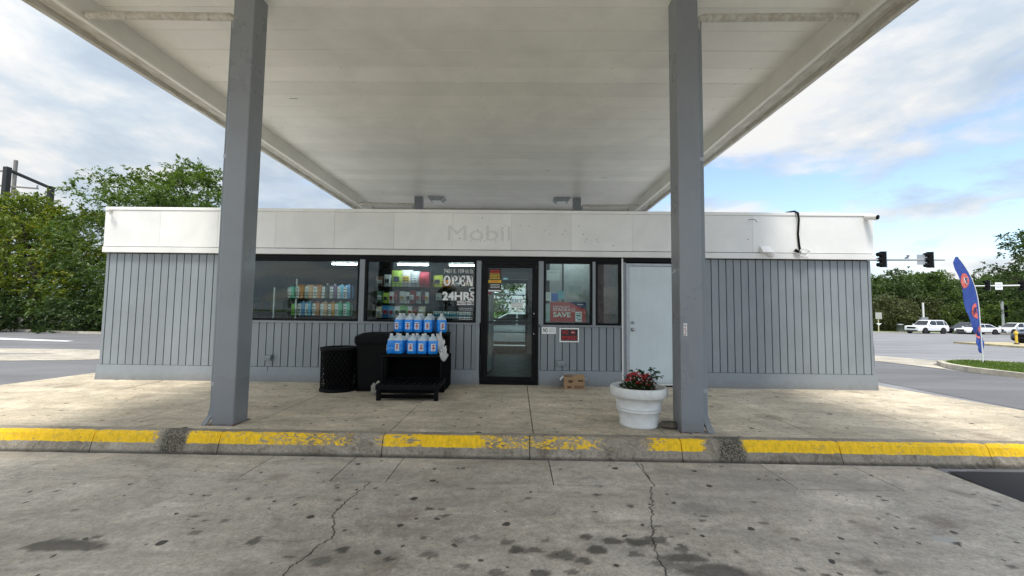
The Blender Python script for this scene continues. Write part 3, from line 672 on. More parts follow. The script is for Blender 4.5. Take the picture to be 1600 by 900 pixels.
bp_(B().box(XL+.15, XR-.15, .165, YB, 2.42, 2.46).obj('inner_ceiling', plain('ceiling_tile', (.28, .285, .28), .9, 0, .08, 3)))
bp_(B().box(XL, XR, .08, YB, 2.84, 2.90).obj('roof', plain('white_bounce_roof', (.62, .62, .60), .9)))  # roof made white so it bounces light up onto the soffit
# siding boards
PB = .1283; GB = .0125
def boards(x0, x1, z0, z1):
    n = max(1, round((x1-x0)/PB)); p = (x1-x0)/n
    me = None
    for i in range(n):
        a = x0+i*p
        if me is None:
            b = B(); wd = p-GB
            pr = [(0, .021), (0, .003), (.003, 0), (wd-.003, 0), (wd, .003), (wd, .021)]
            b.prism([(x, y_) for x, y_ in pr], 0, z1-z0, 'z'); me = b.mesh('siding_board'); me.materials.append(M['grey'])
        o = bpy.data.objects.new('siding_board', me); COL.objects.link(o); o.location = (a+GB/2, random.uniform(0, .0015), z0); bp_(o)
boards(XL+.05, -4.74, .255, 2.165); boards(-4.68, -.64, .255, 1.02); boards(.40, 1.77, .255, 1.0); boards(2.80, XR-.045, .255, 2.165)
def skirt(x0, x1):
    b = B(); b.hexa([(x0-.01, -.038, -.005), (x1+.01, -.038, -.005), (x1+.01, .02, -.005), (x0-.01, .02, -.005)], [(x0, -.018, .25), (x1, -.018, .25), (x1, .02, .25), (x0, .02, .25)])
    return bp_(b.obj('skirting_board', M['grey']))
skirt(XL-.02, -4.235); skirt(-4.222, -.635); skirt(.395, 1.79); skirt(2.76, XR+.02)
for x0, x1 in ((XL, XL+.048), (XR-.043, XR)): bp_(B().bbox(x0, x1, -.006, .03, .255, 2.165, .003).obj('corner_trim', M['grey']))
bp_(B().box(XR+.0, XR+.006, -.01, .3, .35, .75).obj('bent_flashing', M['galv']))
# fascia: panels, coping, lower trim
FX = [XL-.02, -6.2, -5.19, -4.18, -3.16, -2.13, -1.12, -.11, .91, 1.95, 2.97, 3.99, 4.80, XR+.03]
for a, b_ in zip(FX[:-1], FX[1:]):
    o = B().bbox(a+.0012, b_-.0012, -.055+random.uniform(0, .0015), -.02, 2.285, 2.915, .0015).obj('fascia_panel', M['white']); bp_(o)
bp_(B().box(XL-.015, XR+.02, -.019, .16, 2.20, 2.90).obj('fascia_backing', M['shade_mark_black']))
bp_(B().bbox(XL-.025, XR+.035, -.066, .18, 2.918, 2.972, .006).obj('coping', M['white']))
bp_(B().bbox(XL-.02, XR+.03, -.075, -.02, 2.178, 2.272, .004).obj('trim_board', M['white']))
for xx in (XL-.03, XR+.012): bp_(B().box(xx, xx+.025, -.045, YB, 2.2, 2.91).obj('fascia_panel', M['white']))
# ghost of removed lettering, bolt holes
ghost = paint('ghosted_letter_mark', (.735, .735, .71), .55, .25)
g = text_obj('ghost_lettering', 'Mobil', -1.20, -.13, 2.44, 2.70, -.0575, ghost, None, .0012, 0); bp_(g)
b = B(); rr = random.Random(4)
for i in range(26): x = rr.uniform(-1.25, 1.6); z = rr.choice([2.43, 2.70, 2.56, 2.62, 2.47]); b.box(x, x+.012, -.0585, -.05, z, z+.010)
for x, z in ((-.62, 2.83), (1.62, 2.37), (3.9, 2.5), (-5, 2.6)): b.box(x, x+.014, -.0585, -.05, z, z+.012)
bp_(b.obj('bolt_hole', M['shade_mark_black']))
# header, sill, mullions
bp_(B().box(-4.72, 2.78, -.012, .10, 2.105, 2.176).obj('header', M['black']))
bp_(B().bbox(-4.74, -.64, -.022, .14, 1.003, 1.036, .004).obj('sill', M['grey'])); bp_(B().bbox(.395, 1.775, -.022, .14, .985, 1.018, .004).obj('sill', M['grey']))
for a, b_ in ((-2.715, -2.625), (-.70, -.618), (.365, .45), (1.285, 1.335)):
    bp_(B().bbox(a, b_, -.014, .12, 1.037 if a < 0 else 1.019, 2.104, .004).obj('mullion', M['grey']))
bp_(B().bbox(-.70, -.635, -.0145, .12, .0, 1.002, .004).obj('mullion', M['grey'])); bp_(B().bbox(.372, .394, -.0145, .12, 0, .984, .003).obj('mullion', M['grey']))
def window(x0, x1, z0, z1, fw=.035, label=None):
    b = B(); b.box(x0, x1, .0, .07, z1-fw, z1); b.box(x0, x1, .0, .07, z0, z0+fw); b.box(x0, x0+fw, .0, .07, z0+fw, z1-fw); b.box(x1-fw, x1, .0, .07, z0+fw, z1-fw)
    f = bp_(b.obj('window', M['black']))
    B().box(x0+fw, x1-fw, .032, .038, z0+fw, z1-fw).obj('pane', M['glass'], f).matrix_parent_inverse = f.matrix_world.inverted() if False else Matrix.Identity(4)
    if label: f['label'] = label
    return f
w1 = window(-4.715, -2.718, 1.04, 2.103); w2 = window(-2.622, -.703, 1.04, 2.103)
w3 = window(.453, 1.283, 1.02, 2.103); w4 = window(1.338, 1.772, 1.02, 2.103)
wc = lambda o, w: (setattr(o, 'parent', w), o)[1]
# maroon film behind the narrow window
B().box(1.37, 1.60, .045, .05, 1.05, 2.07).obj('window_film', M['maroon'], w4); B().box(1.60, 1.745, .062, .066, 1.05, 2.07).obj('window_film', plain('dull_film', (.11, .08, .085), .3), w4)
B().box(1.60, 1.66, .052, .056, 1.45, 1.66).obj('window_film', M['maroon'], w4)
# lettering stuck on the second window
def ring(b, cx, cz, rx, rz, tx, tz, y, a0=0, a1=360, n=20, th=.002):
    o_, i_ = [], []
    for k in range(n+1):
        a = R(a0+(a1-a0)*k/n); o_.append((cx+rx*math.cos(a), cz+rz*math.sin(a))); i_.append((cx+(rx-tx)*math.cos(a), cz+(rz-tz)*math.sin(a)))
    for k in range(n): b.prism([o_[k], o_[k+1], i_[k+1], i_[k]], y-th, y, 'y')
def slab_open():
    y = .031; z0, z1 = 1.665, 1.845; h = z1-z0; b = B(); x = -1.275; 
    bx = lambda a, c, e, g: b.box(a, c, y-.002, y, e, g)
    ring(b, x+.062, z0+h/2, .062, h/2, .036, .024, y)
    p = x+.135; bx(p+.012, p+.050, z0, z1); bx(p, p+.068, z0, z0+.026); bx(p, p+.06, z1-.026, z1); ring(b, p+.06, z1-.05, .052, .050, .034, .024, y-.0002, -90, 90, 12)
    e = p+.128; bx(e+.012, e+.050, z0, z1); bx(e, e+.115, z0, z0+.028); bx(e, e+.112, z1-.028, z1); bx(e+.094, e+.115, z0+.028, z0+.062); bx(e+.092, e+.112, z1-.062, z1-.028); bx(e+.05, e+.078, z0+.078, z0+.102); bx(e+.078, e+.09, z0+.062, z0+.118)
    n_ = e+.128; bx(n_+.012, n_+.036, z0, z1-.02); bx(n_, n_+.052, z0, z0+.024); bx(n_, n_+.04, z1-.024, z1)
    b.prism([(n_+.012, z1), (n_+.058, z1), (n_+.118, z0), (n_+.080, z0)], y-.0025, y, 'y'); bx(n_+.098, n_+.118, z0+.01, z1); bx(n_+.084, n_+.122, z1-.024, z1)
    return b.obj('lettering', M['paper'], w2)
slab_open()
text_obj('lettering', '7401 E. 159 th St', -1.27, -.76, 1.885, 1.955, .031, M['paper'], w2)
text_obj('lettering', '24HRS', -1.29, -.715, 1.415, 1.565, .031, M['paper'], w2, bold=.035)
text_obj('lettering', 'C', -.83, -.725, 1.56, 1.64, .0305, M['paper'], w2)
dashes('fine_print', -1.03, -.74, [1.395, 1.368, 1.340], .014, .030, M['paper'], w2, 3, 2)
dashes('fine_print', -1.0, -.76, [1.28, 1.25, 1.20, 1.17, 1.12, 1.09], .006, .031, M['paper'], w2, 6, 5)
# stuck-on door hours etc. is on the door below
# glazed entrance door
dr = bp_(B().box(-.612, .362, -.0, .09, 2.05, 2.104).box(-.612, -.575, 0, .09, 0.0, 2.05).box(.325, .362, 0, .09, 0.0, 2.05).box(-.575, .325, 0, .09, 0, .03).obj('door', M['black']))
def ndr(o): return o
B().box(-.57, -.50, .012, .06, .035, 2.045).box(.255, .32, .012, .06, .035, 2.045).box(-.50, .255, .012, .06, 1.985, 2.045).box(-.50, .255, .012, .06, .035, .135).obj('door_frame', M['black'], dr)
B().box(-.50, .255, .034, .040, .135, 1.985).obj('pane', M['glass'], dr)
b = B(); b.tube([(.285, -.03, 1.12), (.285, -.06, 1.10), (.285, -.06, .98), (.285, -.03, .96)], .010, 8); b.box(.275, .295, -.035, .012, 1.11, 1.13); b.box(.275, .295, -.035, .012, .95, .97); b.obj('handle', M['black'], dr)
B().lathe([(.001, 0), (.014, .0), (.014, .012), (.001, .013)], 12).obj('lock', M['steel'], dr, (.288, .0, 1.205)).rotation_euler = (R(90), 0, 0)
B().lathe([(.001, 0), (.013, .0), (.013, .012), (.001, .013)], 12).obj('lock', M['steel'], dr, (.288, .0, .86)).rotation_euler = (R(90), 0, 0)
B().box(-.50, .255, .062, .085, 1.03, 1.07).obj('push_bar', M['blackmat'], dr)
B().box(-.50, -.275, .029, .033, 1.60, 1.975).obj('notice', M['ink'], dr)
dashes('notice_print', -.47, -.30, [1.93, 1.90], .018, .0285, M['red'], dr, 3, 3)
dashes('notice_print', -.475, -.295, [1.872, 1.845, 1.82, 1.795], .013, .0285, M['yellow'], dr, 4, 4)
B().box(-.497, -.278, .0265, .0285, 1.725, 1.775).obj('notice_band', M['yellow'], dr)
dashes('notice_print', -.46, -.31, [1.755, 1.737], .010, .0263, M['red'], dr, 4, 6)
dashes('notice_print', -.46, -.30, [1.69, 1.665, 1.64], .009, .0285, M['paper'], dr, 4, 7)
B().box(-.497, -.278, .0265, .0285, 1.578, 1.602).obj('notice_band', M['paper'], dr)
B().box(-.24, -.165, .029, .033, 1.78, 1.82).obj('sticker', M['teal_print'], dr); dashes('notice_print', -.235, -.17, [1.792, 1.803], .006, .0285, M['paper'], dr, 3, 8)
B().box(-.10, .105, .029, .033, 1.30, 1.46).obj('notice', M['paper'], dr)
text_obj('lettering', 'EBT', -.09, .095, 1.39, 1.45, .0285, M['teal_print'], dr, bold=.01)
dashes('notice_print', -.09, .095, [1.37, 1.345, 1.32], .008, .0285, plain('grey_print', (.3, .33, .36), .6), dr, 4, 9)
text_obj('lettering', 'PUSH', -.035, .085, 1.235, 1.275, .0325, M['paper'], dr, bold=.02)
# steel service door
sdp = bp_(B().box(1.855, 1.905, -.012, .10, .0, 2.08).box(2.675, 2.74, -.012, .10, 0, 2.08).box(1.905, 2.675, -.012, .10, 2.04, 2.08).obj('service_door', M['galv']))
B().bbox(1.908, 2.672, .006, .05, .055, 2.036, .004).obj('door_leaf', M['greydoor'], sdp)
B().box(1.908, 2.672, -.002, .05, .028, .052).obj('door_sweep', M['whitepl'], sdp)
for z, r_ in ((1.075, .022), (.955, .026)):
    k = B().lathe([(.001, 0), (r_*1.15, 0), (r_*1.15, .006), (r_*.5, .01), (r_*.5, .03), (r_, .036), (r_*.95, .055), (.001, .06)], 14).obj('knob', M['steel'], sdp, (1.965, .006, z)); k.rotation_euler = (R(90), 0, 0)
bp_(B().box(1.775, 1.80, -.03, -.012, .10, 2.165).obj('conduit', M['whitepl'])); bp_(B().box(1.802, 1.852, -.004, .1, 0, 2.1).obj('door_jamb', M['grey']))
bp_(B().box(2.742, 2.80, -.004, .1, 0, 2.1).obj('door_jamb', M['grey'])); bp_(B().box(1.80, 2.78, .02, .1, -.004, .024).obj('threshold', M['blackmat']))
# fittings on the wall
def outlet(x, z, w_, h_):
    b = B(); b.bbox(x, x+w_, -.07, -.003, z, z+h_, .006); b.hexa([(x-.006, -.085, z+h_*.55), (x+w_+.006, -.085, z+h_*.55), (x+w_+.006, -.0735, z+h_*.5), (x-.006, -.0735, z+h_*.5)], [(x-.006, -.08, z+h_+.006), (x+w_+.006, -.08, z+h_+.006), (x+w_+.006, -.0015, z+h_+.014), (x-.006, -.0015, z+h_+.014)])
    return bp_(b.obj('outlet_box', M['grey']))
outlet(.68, .335, .135, .075); outlet(-4.26, .36, .10, .075)
hood = B().hexa([(4.10, -.16, 2.275), (4.29, -.16, 2.275), (4.29, -.058, 2.275), (4.10, -.058, 2.275)], [(4.10, -.075, 2.39), (4.25, -.075, 2.39), (4.25, -.058, 2.39), (4.10, -.058, 2.39)]).obj('vent_hood', M['white']); bp_(hood)
b = B(); b.lathe([(.02, 0), (.075, 0), (.075, .01), (.02, .014)], 18); o = b.obj('round_cover_plate', M['whitepl'], None, (4.83, -.078, 2.275)); o.rotation_euler = (R(90), 0, 0); bp_(o); o.parent = bld
def hang(name, pts, r, mat): return bp_(B().tube(pts, r, 7).obj(name, mat))
hang('cable', [(4.58, .10, 2.965), (4.63, .02, 2.995), (4.70, -.06, 2.997), (4.735, -.095, 2.96), (4.745, -.098, 2.85), (4.74, -.075, 2.6), (4.755, -.075, 2.4), (4.765, -.085, 2.31), (4.74, -.10, 2.28), (4.69, -.11, 2.30)], .016, M['blackpl'])
b = B(); b.tube([(4.66, -.10, 2.325), (4.72, -.12, 2.285)], [.03, .018], 10); bp_(b.obj('lamp_holder', M['blackpl']))
rr = random.Random(9)
for k in range(4):
    pts = [(4.80+.075*math.cos(a)*(1+.3*k/4)+rr.uniform(-.01, .01), -.10-.01*k, 2.275+.06*math.sin(a)+rr.uniform(-.012, .012)) for a in np.linspace(k, k+5, 14)]
    hang('wire', pts, .005, M['whitepl'])
hang('bracket_wire', [(3.93, -.058, 2.845), (3.95, -.12, 2.84), (3.99, -.14, 2.825), (4.02, -.13, 2.79)], .008, M['galv'])
b = B().tube([(-.0, -.055, 0), (0, -.09, -.0)], .02, 8); 
def seccam(x, z, label, dome):
    t = thing('security_camera', label, 'camera', (x, -.056, z))
    B().lathe([(.001, 0), (.035, 0), (.035, .014), (.012, .02)], 14).obj('mount', M['whitepl'], t).rotation_euler = (R(90), 0, 0)
    if dome:
        o = B().lathe([(.001, 0), (.04, .0), (.046, .03), (.048, .16), (.040, .165)], 18).obj('housing', M['whitepl'], t, (-.01, -.02, .005)); o.rotation_euler = (R(102), 0, R(18))
        o = B().lathe([(.001, 0), (.039, 0), (.037, .012), (.001, .018)], 16).obj('lens', M['blackpl'], t, (.0425, -.172, -.029)); o.rotation_euler = (R(102), 0, R(18))
    else:
        B().tube([(0, -.015, 0), (.03, -.05, -.01)], .01, 7).obj('arm', M['whitepl'], t)
        o = B().lathe([(.001, 0), (.024, .0), (.026, .10), (.024, .11), (.001, .111)], 14).obj('housing', M['whitepl'], t, (.0, -.06, -.012)); o.rotation_euler = (R(90), 0, R(65))
seccam(5.90, 2.895, 'white bullet camera with black front, on the right end of the fascia', True)
seccam(-7.08, 2.905, 'small white camera at the left end of the fascia', False)
# wall signs
sg = thing('no_smoking_sign', 'black sign with red NO SMOKING lettering and white border, below the poster window', 'sign', (.89, -.006, .85))
B().bbox(-.165, .165, -.006, .003, -.12, .12, .002).obj('backing_plate', M['paper'], sg); B().box(-.143, .143, -.008, -.0062, -.098, .098).obj('black_panel', M['ink'], sg)
for s_, a, b_, c, d_ in (('NO', -.115, -.015, .015, .08), ('SMOKING', -.128, .125, -.082, -.012)): text_obj('lettering', s_, a, b_, c, d_, -.0082, M['red'], sg, bold=.012)
b = B(); ring(b, .065, .047, .036, .036, .008, .008, -.0082); b.prism([(.038, .07), (.044, .076), (.092, .024), (.086, .018)], -.0105, -.0103, 'y'); b.obj('prohibition_symbol', M['red'], sg)
B().box(.04, .085, -.0098, -.0083, .040, .052).obj('cigarette', M['paper'], sg)
sg = thing('wall_notice', 'small white notice reading NO beside the entrance door', 'sign', (.545, -.005, .925))
B().bbox(-.12, .12, -.004, .003, -.06, .055, .002).obj('plate', M['paper'], sg); text_obj('lettering', 'NO', -.095, -.02, -.035, .035, -.0045, M['ink'], sg, bold=.02)
dashes('fine_print', 0, .105, [.02, -.008, -.03], .008, -.0045, bpy.data.materials['grey_print'], sg, 4, 3)
# poster and papers in the third window
pos = thing('window_poster', 'red poster with white lettering taped inside the window left of the service door', 'poster', (.90, .050, 1.20))
B().box(-.33, .28, 0, .003, -.13, .21).obj('sheet', M['poster_red'], pos)
b = B(); b.prism([(-.02, .2095), (.2795, .2095), (.2795, .09), (.20, .12)], -.0022, -.001, 'y'); b.obj('corner_block', M['navy'], pos)
text_obj('lettering', 'DOWNLOAD', -.28, .0, .11, .145, -.001, M['paper'], pos); text_obj('lettering', 'STACK', -.28, -.03, .055, .102, -.001, M['paper'], pos, bold=.02); text_obj('lettering', 'SAVE', -.28, .02, -.05, .035, -.001, M['paper'], pos, bold=.03)
text_obj('lettering', '&', -.02, .02, .06, .1, -.001, M['paper'], pos)
dashes('fine_print', .03, .10, [.09, .07, .05], .006, -.001, M['paper'], pos, 3, 4); dashes('fine_print', .13, .24, [.165], .012, -.0024, M['paper'], pos, 3, 5)
B().box(.10, .21, -.002, -.0005, -.125, .045).obj('phone_print', M['paper'], pos)
for i, (a, c, z_, m_) in enumerate(((.115, .15, .0, 'teal_print'), (.16, .195, .01, 'red'), (.115, .19, -.03, 'ink'), (.12, .16, -.07, 'teal_print'), (.15, .195, -.10, 'ink'))): B().box(a, c, -.003, -.0021, z_, z_+.018).obj('phone_detail', M[m_], pos)
def paper(x0, x1, z0, z1, mat, label, y=.055, n=0):
    t = B().box(x0, x1, y, y+.002, z0, z1).obj('paper_notice', mat); tag(t, label, 'notice', 'papers in the poster window')
    if n: dashes('fine_print', x0+.02, x1-.02, [z1-.04-.03*k for k in range(n)], .007, y-.001, bpy.data.materials['grey_print'], t, 3, n)
    return t
paper(.505, .73, 1.78, 1.96, M['paper'], 'large white paper taped high in the poster window', n=1)
paper(.585, .70, 1.42, 1.56, M['blue_print'], 'deep blue paper notice just above the red poster', .053)
paper(.70, .80, 1.46, 1.60, M['teal_print'], 'lighter teal paper overlapping the blue notice above the poster', .057)
paper(.495, .585, 1.43, 1.58, M['paper'], 'white paper left of the blue notice in the poster window', .058, 3)
paper(.89, 1.10, 1.52, 1.69, plain('grey_green_paper', (.35, .40, .38), .7), 'grey-green sheet at the middle right of the poster window', .07)
paper(.49, .565, 1.07, 1.38, plain('pale_teal_paper', (.5, .62, .6), .7), 'pale teal strip of paper left of the red poster', .06)

# ================================================================== INSIDE THE STORE
for i, (x, y, z, hl_, lb) in enumerate(((-3.09, .24, 2.045, .24, 'left window, at its top right'), (-1.86, .24, 2.045, .29, 'second window, over the snack rack'), (-.99, .24, 2.045, .24, 'street address lettering'), (-.02, 2.2, 2.36, .45, 'glass of the entrance door'), (1.05, .62, 2.40, .38, 'poster window, added to brighten its papers'))):  # last entry is an extra lamp, added to brighten the poster window
    t = thing('ceiling_light', 'fluorescent ceiling light behind the '+lb, 'ceiling light', (x, y, z), 0, 'fluorescent lights inside the store')
    B().box(-hl_, hl_, -.035, .035, .02, .05).obj('light_housing', M['whitepl'], t); B().tube([(-hl_+.02, 0, .0), (hl_-.02, 0, .0)], .009, 8).obj('tube', M['tube'], t)
    for q in (-.8, .8): B().box(q*hl_-.004, q*hl_+.004, -.004, .004, .05, 2.42-z).obj('hanger', M['blackmat'], t)
rd = thing('rear_door', 'black-framed rear glass door seen through the front entrance', 'door', (-.25, YB-.09, 0))
b = B()
for a, c, e, g_ in ((-.57, -.50, 0, 2.19), (.50, .57, 0, 2.19), (-.50, .50, 2.08, 2.19), (-.50, .50, 0, .22), (-.50, .50, .98, 1.04)): b.box(a, c, -.03, .03, e, g_)
b.obj('frame', M['black'], rd); B().box(-.50, .50, -.004, .004, .22, .98).obj('pane', M['glass'], rd); B().box(-.50, .50, -.004, .004, 1.04, 2.08).obj('pane', M['glass'], rd)
for z in (.62, 1.60, 1.72): B().box(-.5, .5, -.05, -.032, z, z+.025).obj('security_bar', M['black'], rd)
# drinks cooler beside the door, checkout counter
t = thing('drinks_cooler', 'tall pale grey cooler just inside the entrance door, left side', 'cooler', (-.86, 1.75, 0))
B().bbox(-.35, .35, -.3, .3, .0, 1.70, .03).obj('cabinet', plain('cooler_grey', (.42, .46, .46), .4, 0, .06, 4), t); B().box(-.28, .28, -.31, -.302, .35, 1.55).obj('door_pane', M['carglass'], t)
B().box(-.33, .33, -.312, -.304, 1.58, 1.69).obj('header_panel', M['red'], t)
t = thing('checkout_counter', 'pale counter with glass screen behind the poster window', 'counter', (1.25, 1.2, 0))
B().bbox(-.85, .85, -.3, .3, 0, 1.05, .01).obj('counter', plain('laminate', (.42, .44, .42), .4), t); B().box(-.35, .25, -.28, -.26, 1.06, 2.3).obj('screen', plain('pale_screen', (.80, .86, .84), .5), t); B().box(-.62, -.38, -.27, -.25, 1.06, 2.25).obj('screen', plain('pale_screen2', (.7, .74, .70), .5), t)
B().box(-.375, -.355, -.29, -.25, 1.06, 2.3).obj('post', M['black'], t)
for i, (x, y, z, w_) in enumerate(((-6.2, 2.6, 1.75, 1.6), (-4.4, 3.0, 1.55, 1.3), (-2.9, 3.4, 1.9, 1.2), (-1.5, 3.0, 1.6, .9))):
    t = thing('store_shelf', ['dark shelf unit deep in the store at far left', 'dark shelf unit behind the left rack of jugs', 'tall dark shelf with a wooden header behind the left window', 'dark shelf unit behind the snack rack'][i], 'shelf', (x, y, 0), 0, 'shelves deep in the store')
    b = B(); b.box(-w_/2, w_/2, -.02, .02, 0, z)
    for k in range(5): b.box(-w_/2, w_/2, -.3, -.022, .15+k*z/5.3, .18+k*z/5.3)
    b.obj('shelf_frame', plain('dark_shelf', (.05, .045, .04), .6), t)
    pal = [(.35, .05, .04), (.05, .12, .3), (.4, .33, .05), (.08, .2, .08), (.4, .4, .4), (.3, .15, .05), (.12, .05, .15)]
    for k in range(4):
        bb = B(); x_ = -w_/2+.03; q = 0
        while x_ < w_/2-.12: ww = random.uniform(.07, .13); bb.box(x_, x_+ww*.9, -.28, -.06, .181+k*z/5.3, .181+k*z/5.3+random.uniform(.14, z/5.3-.05), q % 7); x_ += ww; q += random.choice((0, 1, 1, 2))
        tag(bb.obj('stock', [plain('stock_%d' % j, c, .5) for j, c in enumerate(pal)], t), 'assorted packets filling the shelf', None, None, 'stuff')
for x, h, lb in ((-4.38, 1.62, 'short bright upright post inside the left window'), (-3.98, 1.78, 'bright upright post by the mint green pack in the left window')):
    tag(B().box(x, x+.022, .30, .32, 1.05, h).obj('display_post', M['whitepl']), lb, 'post')
# wire racks behind the glass, bags of goods standing on them
def wire_rack(x0, x1, shelves, y0, y1, zt, label):
    t = thing('wire_rack', label, 'rack', ((x0+x1)/2, (y0+y1)/2, 0)); c = (x0+x1)/2; yc = (y0+y1)/2; fr = B()
    for x in (x0, x1):
        for y in (y0, y1): fr.box(x-c-.008, x-c+.008, y-yc-.008, y-yc+.008, 0, zt)
    fr.obj('rack_frame', M['blackmat'], t)
    B().box(x0-c, x1-c, y1-yc+.012, y1-yc+.02, 1.05, zt).obj('back_and_shade_panel', M['blackmat'], t)  # dark sheet added so the gaps between packs look shaded
    for z in shelves:
        b = B(); b.box(x0-c, x1-c, y0-yc, y1-yc, z-.012, z-.001); b.box(x0-c, x1-c, y0-yc-.006, y0-yc, z+.05, z+.056); b.box(x0-c, x1-c, y0-yc-.006, y0-yc, z+.10, z+.105); b.obj('rack_shelf', M['blackmat'], t)
        n = int((x1-x0)/.07); w_ = B()
        for i in range(n): xx = x0-c+(i+.5)*(x1-x0)/n; w_.box(xx-.002, xx+.002, y0-yc-.007, y0-yc-.003, z, z+.10)
        w_.obj('shelf_wires', M['blackmat'], t)
def bagmesh(w_, h, d, seed):
    rr = random.Random(seed); b = B(); nz = 7; nx = 6; rs = []
    for k in range(nz+1):
        f = k/nz; dd = d*(math.sin(math.pi*min(1, max(0, f)))**.45 if 0 < f < 1 else .06); z = h*f; r_ = []
        for s in (-1, 1):
            for i in range(nx+1):
                u = i/nx if s < 0 else 1-i/nx; x = (u-.5)*w_*(1-.06*math.sin(math.pi*f)); yy = s*dd/2*math.sin(math.pi*max(.04, min(.96, u)))**.5+rr.uniform(-.004, .004)
                r_.append((x, yy, z+rr.uniform(-.002, .002)))
        rs.append(r_)
    return b.loft(rs, True, True, 0, True)
def jugpack(w_, h, d):      # plastic jug-like pack: white spine half, coloured half
    b = B(); r_ = [(-w_/2, -d/2), (w_/2, -d/2), (w_/2, d/2), (-w_/2, d/2)]
    b.bbox(-w_/2, w_/2, -d/2, d/2, 0, h*.88, .012); b.hexa([(-w_/2+.01, -d/2+.01, h*.88), (w_/2-.01, -d/2+.01, h*.88), (w_/2-.01, d/2-.01, h*.88), (-w_/2+.01, d/2-.01, h*.88)], [(-w_*.3, -d*.2, h), (w_*.3, -d*.2, h), (w_*.3, d*.2, h), (-w_*.3, d*.2, h)])
    return b
wire_rack(-4.16, -2.98, (1.12, 1.43), .30, .52, 1.85, 'black wire rack of white and coloured packs behind the left window')
cols = {'mint green': (.16, .70, .48), 'orange': (.80, .34, .12), 'tan': (.80, .48, .27), 'rust brown': (.60, .22, .07), 'black': (.05, .05, .06), 'purple': (.16, .09, .20), 'sky blue': (.18, .52, .75), 'steel blue': (.14, .36, .66), 'grass green': (.22, .46, .07), 'sea green': (.08, .48, .28), 'amber': (.75, .38, .07)}
def cm(c): return plain('pack_'+c.replace(' ', '_'), cols[c], .45, 0, .08, 20)
rowU = [(-4.08, 'mint green', .14), (-3.92, 'orange', .15), (-3.76, 'tan', .15), (-3.60, 'rust brown', .15), (-3.45, 'black', .12), (-3.32, 'purple', .13), (-3.19, 'sky blue', .12), (-3.06, 'steel blue', .13)]
rowL = [(-4.02, 'grass green', .11), (-3.885, 'steel blue', .14), (-3.75, 'sky blue', .11), (-3.62, 'rust brown', .13), (-3.475, 'tan', .12), (-3.34, 'amber', .13), (-3.20, 'sea green', .13), (-3.065, 'mint green', .12)]
for row, z, nm in ((rowU, 1.43, 'upper'), (rowL, 1.12, 'lower')):
    for i, (x, c, w_) in enumerate(row):
        t = thing('jug_pack', '%s and white pack on the %s shelf behind the left window' % (c, nm), 'pack', (x, .40+random.uniform(-.02, .02), z), random.uniform(-.12, .12), 'packs on the rack behind the left window')
        h = .25 if i else .22
        jugpack(w_, h, .14).obj('pack_body', cm(c), t)
        if c != 'grass green':
            B().box(-w_*.47, -w_*.02, -.075, -.0705, .01, h*.86).obj('front_label', M['paper'], t)
            dashes('label_print', -w_*.42, -w_*.08, [.04, .075, .11, .16], .014, -.0755, M['ink'] if i % 2 else bpy.data.materials['grey_print'], t, 2, i)
        if i > 3 or nm == 'lower': B().lathe([(.012, 0), (.012, .02), (.001, .021)], 10).obj('cap', M['whitepl'], t, (0, 0, h))
cols.update({'lime green': (.50, .68, .08), 'spotted white': (.72, .66, .64), 'crimson': (.6, .03, .08), 'yellow': (.85, .70, .04), 'lemon': (.75, .8, .08), 'dark orange': (.75, .24, .03), 'silver': (.65, .66, .68), 'pale grey': (.55, .55, .58), 'brown': (.16, .08, .05), 'deep red': (.28, .02, .03), 'ocean blue': (.03, .28, .65), 'leaf green': (.18, .52, .14), 'cream': (.8, .7, .5), 'dark green': (.03, .12, .05), 'charcoal': (.04, .04, .05), 'maroon': (.12, .02, .04), 'snow white': (.82, .82, .82)})
wire_rack(-2.58, -1.58, (1.10, 1.36, 1.66), .34, .60, 2.0, 'black wire snack rack on the left behind the second window')
wire_rack(-1.54, -.72, (1.10, 1.42, 1.66), .36, .60, 1.75, 'lower black wire rack behind the opening-hours lettering')
rows = [(1.66, 'top', [(-2.50, 'brown', .13, .17), (-2.36, 'silver', .12, .2), (-2.2, 'lime green', .17, .27), (-2.02, 'spotted white', .2, .28), (-1.86, 'pale grey', .16, .26), (-1.70, 'crimson', .22, .25)]),
        (1.36, 'middle', [(-2.50, 'dark green', .12, .2), (-2.38, 'lime green', .1, .17), (-2.28, 'snow white', .08, .19), (-2.19, 'maroon', .09, .22), (-2.09, 'silver', .1, .2), (-1.99, 'snow white', .09, .19), (-1.90, 'deep red', .1, .22), (-1.80, 'pale grey', .09, .2), (-1.71, 'charcoal', .09, .22), (-1.63, 'snow white', .08, .19)]),
        (1.10, 'bottom', [(-2.5, 'cream', .1, .18), (-2.39, 'ocean blue', .13, .2), (-2.28, 'sky blue', .11, .19), (-2.17, 'snow white', .1, .19), (-2.06, 'leaf green', .15, .2), (-1.94, 'snow white', .09, .19), (-1.84, 'brown', .1, .19), (-1.72, 'cream', .13, .19)])]
rows2 = [(1.66, 'top', [(-1.45, 'lemon', .16, .2), (-1.28, 'dark orange', .15, .12), (-1.1, 'charcoal', .18, .12), (-.9, 'maroon', .14, .12)]),
         (1.42, 'middle', [(-1.43, 'snow white', .10, .12), (-1.30, 'pale grey', .09, .12), (-1.18, 'silver', .10, .12), (-.98, 'charcoal', .12, .16), (-.84, 'maroon', .12, .16)])]
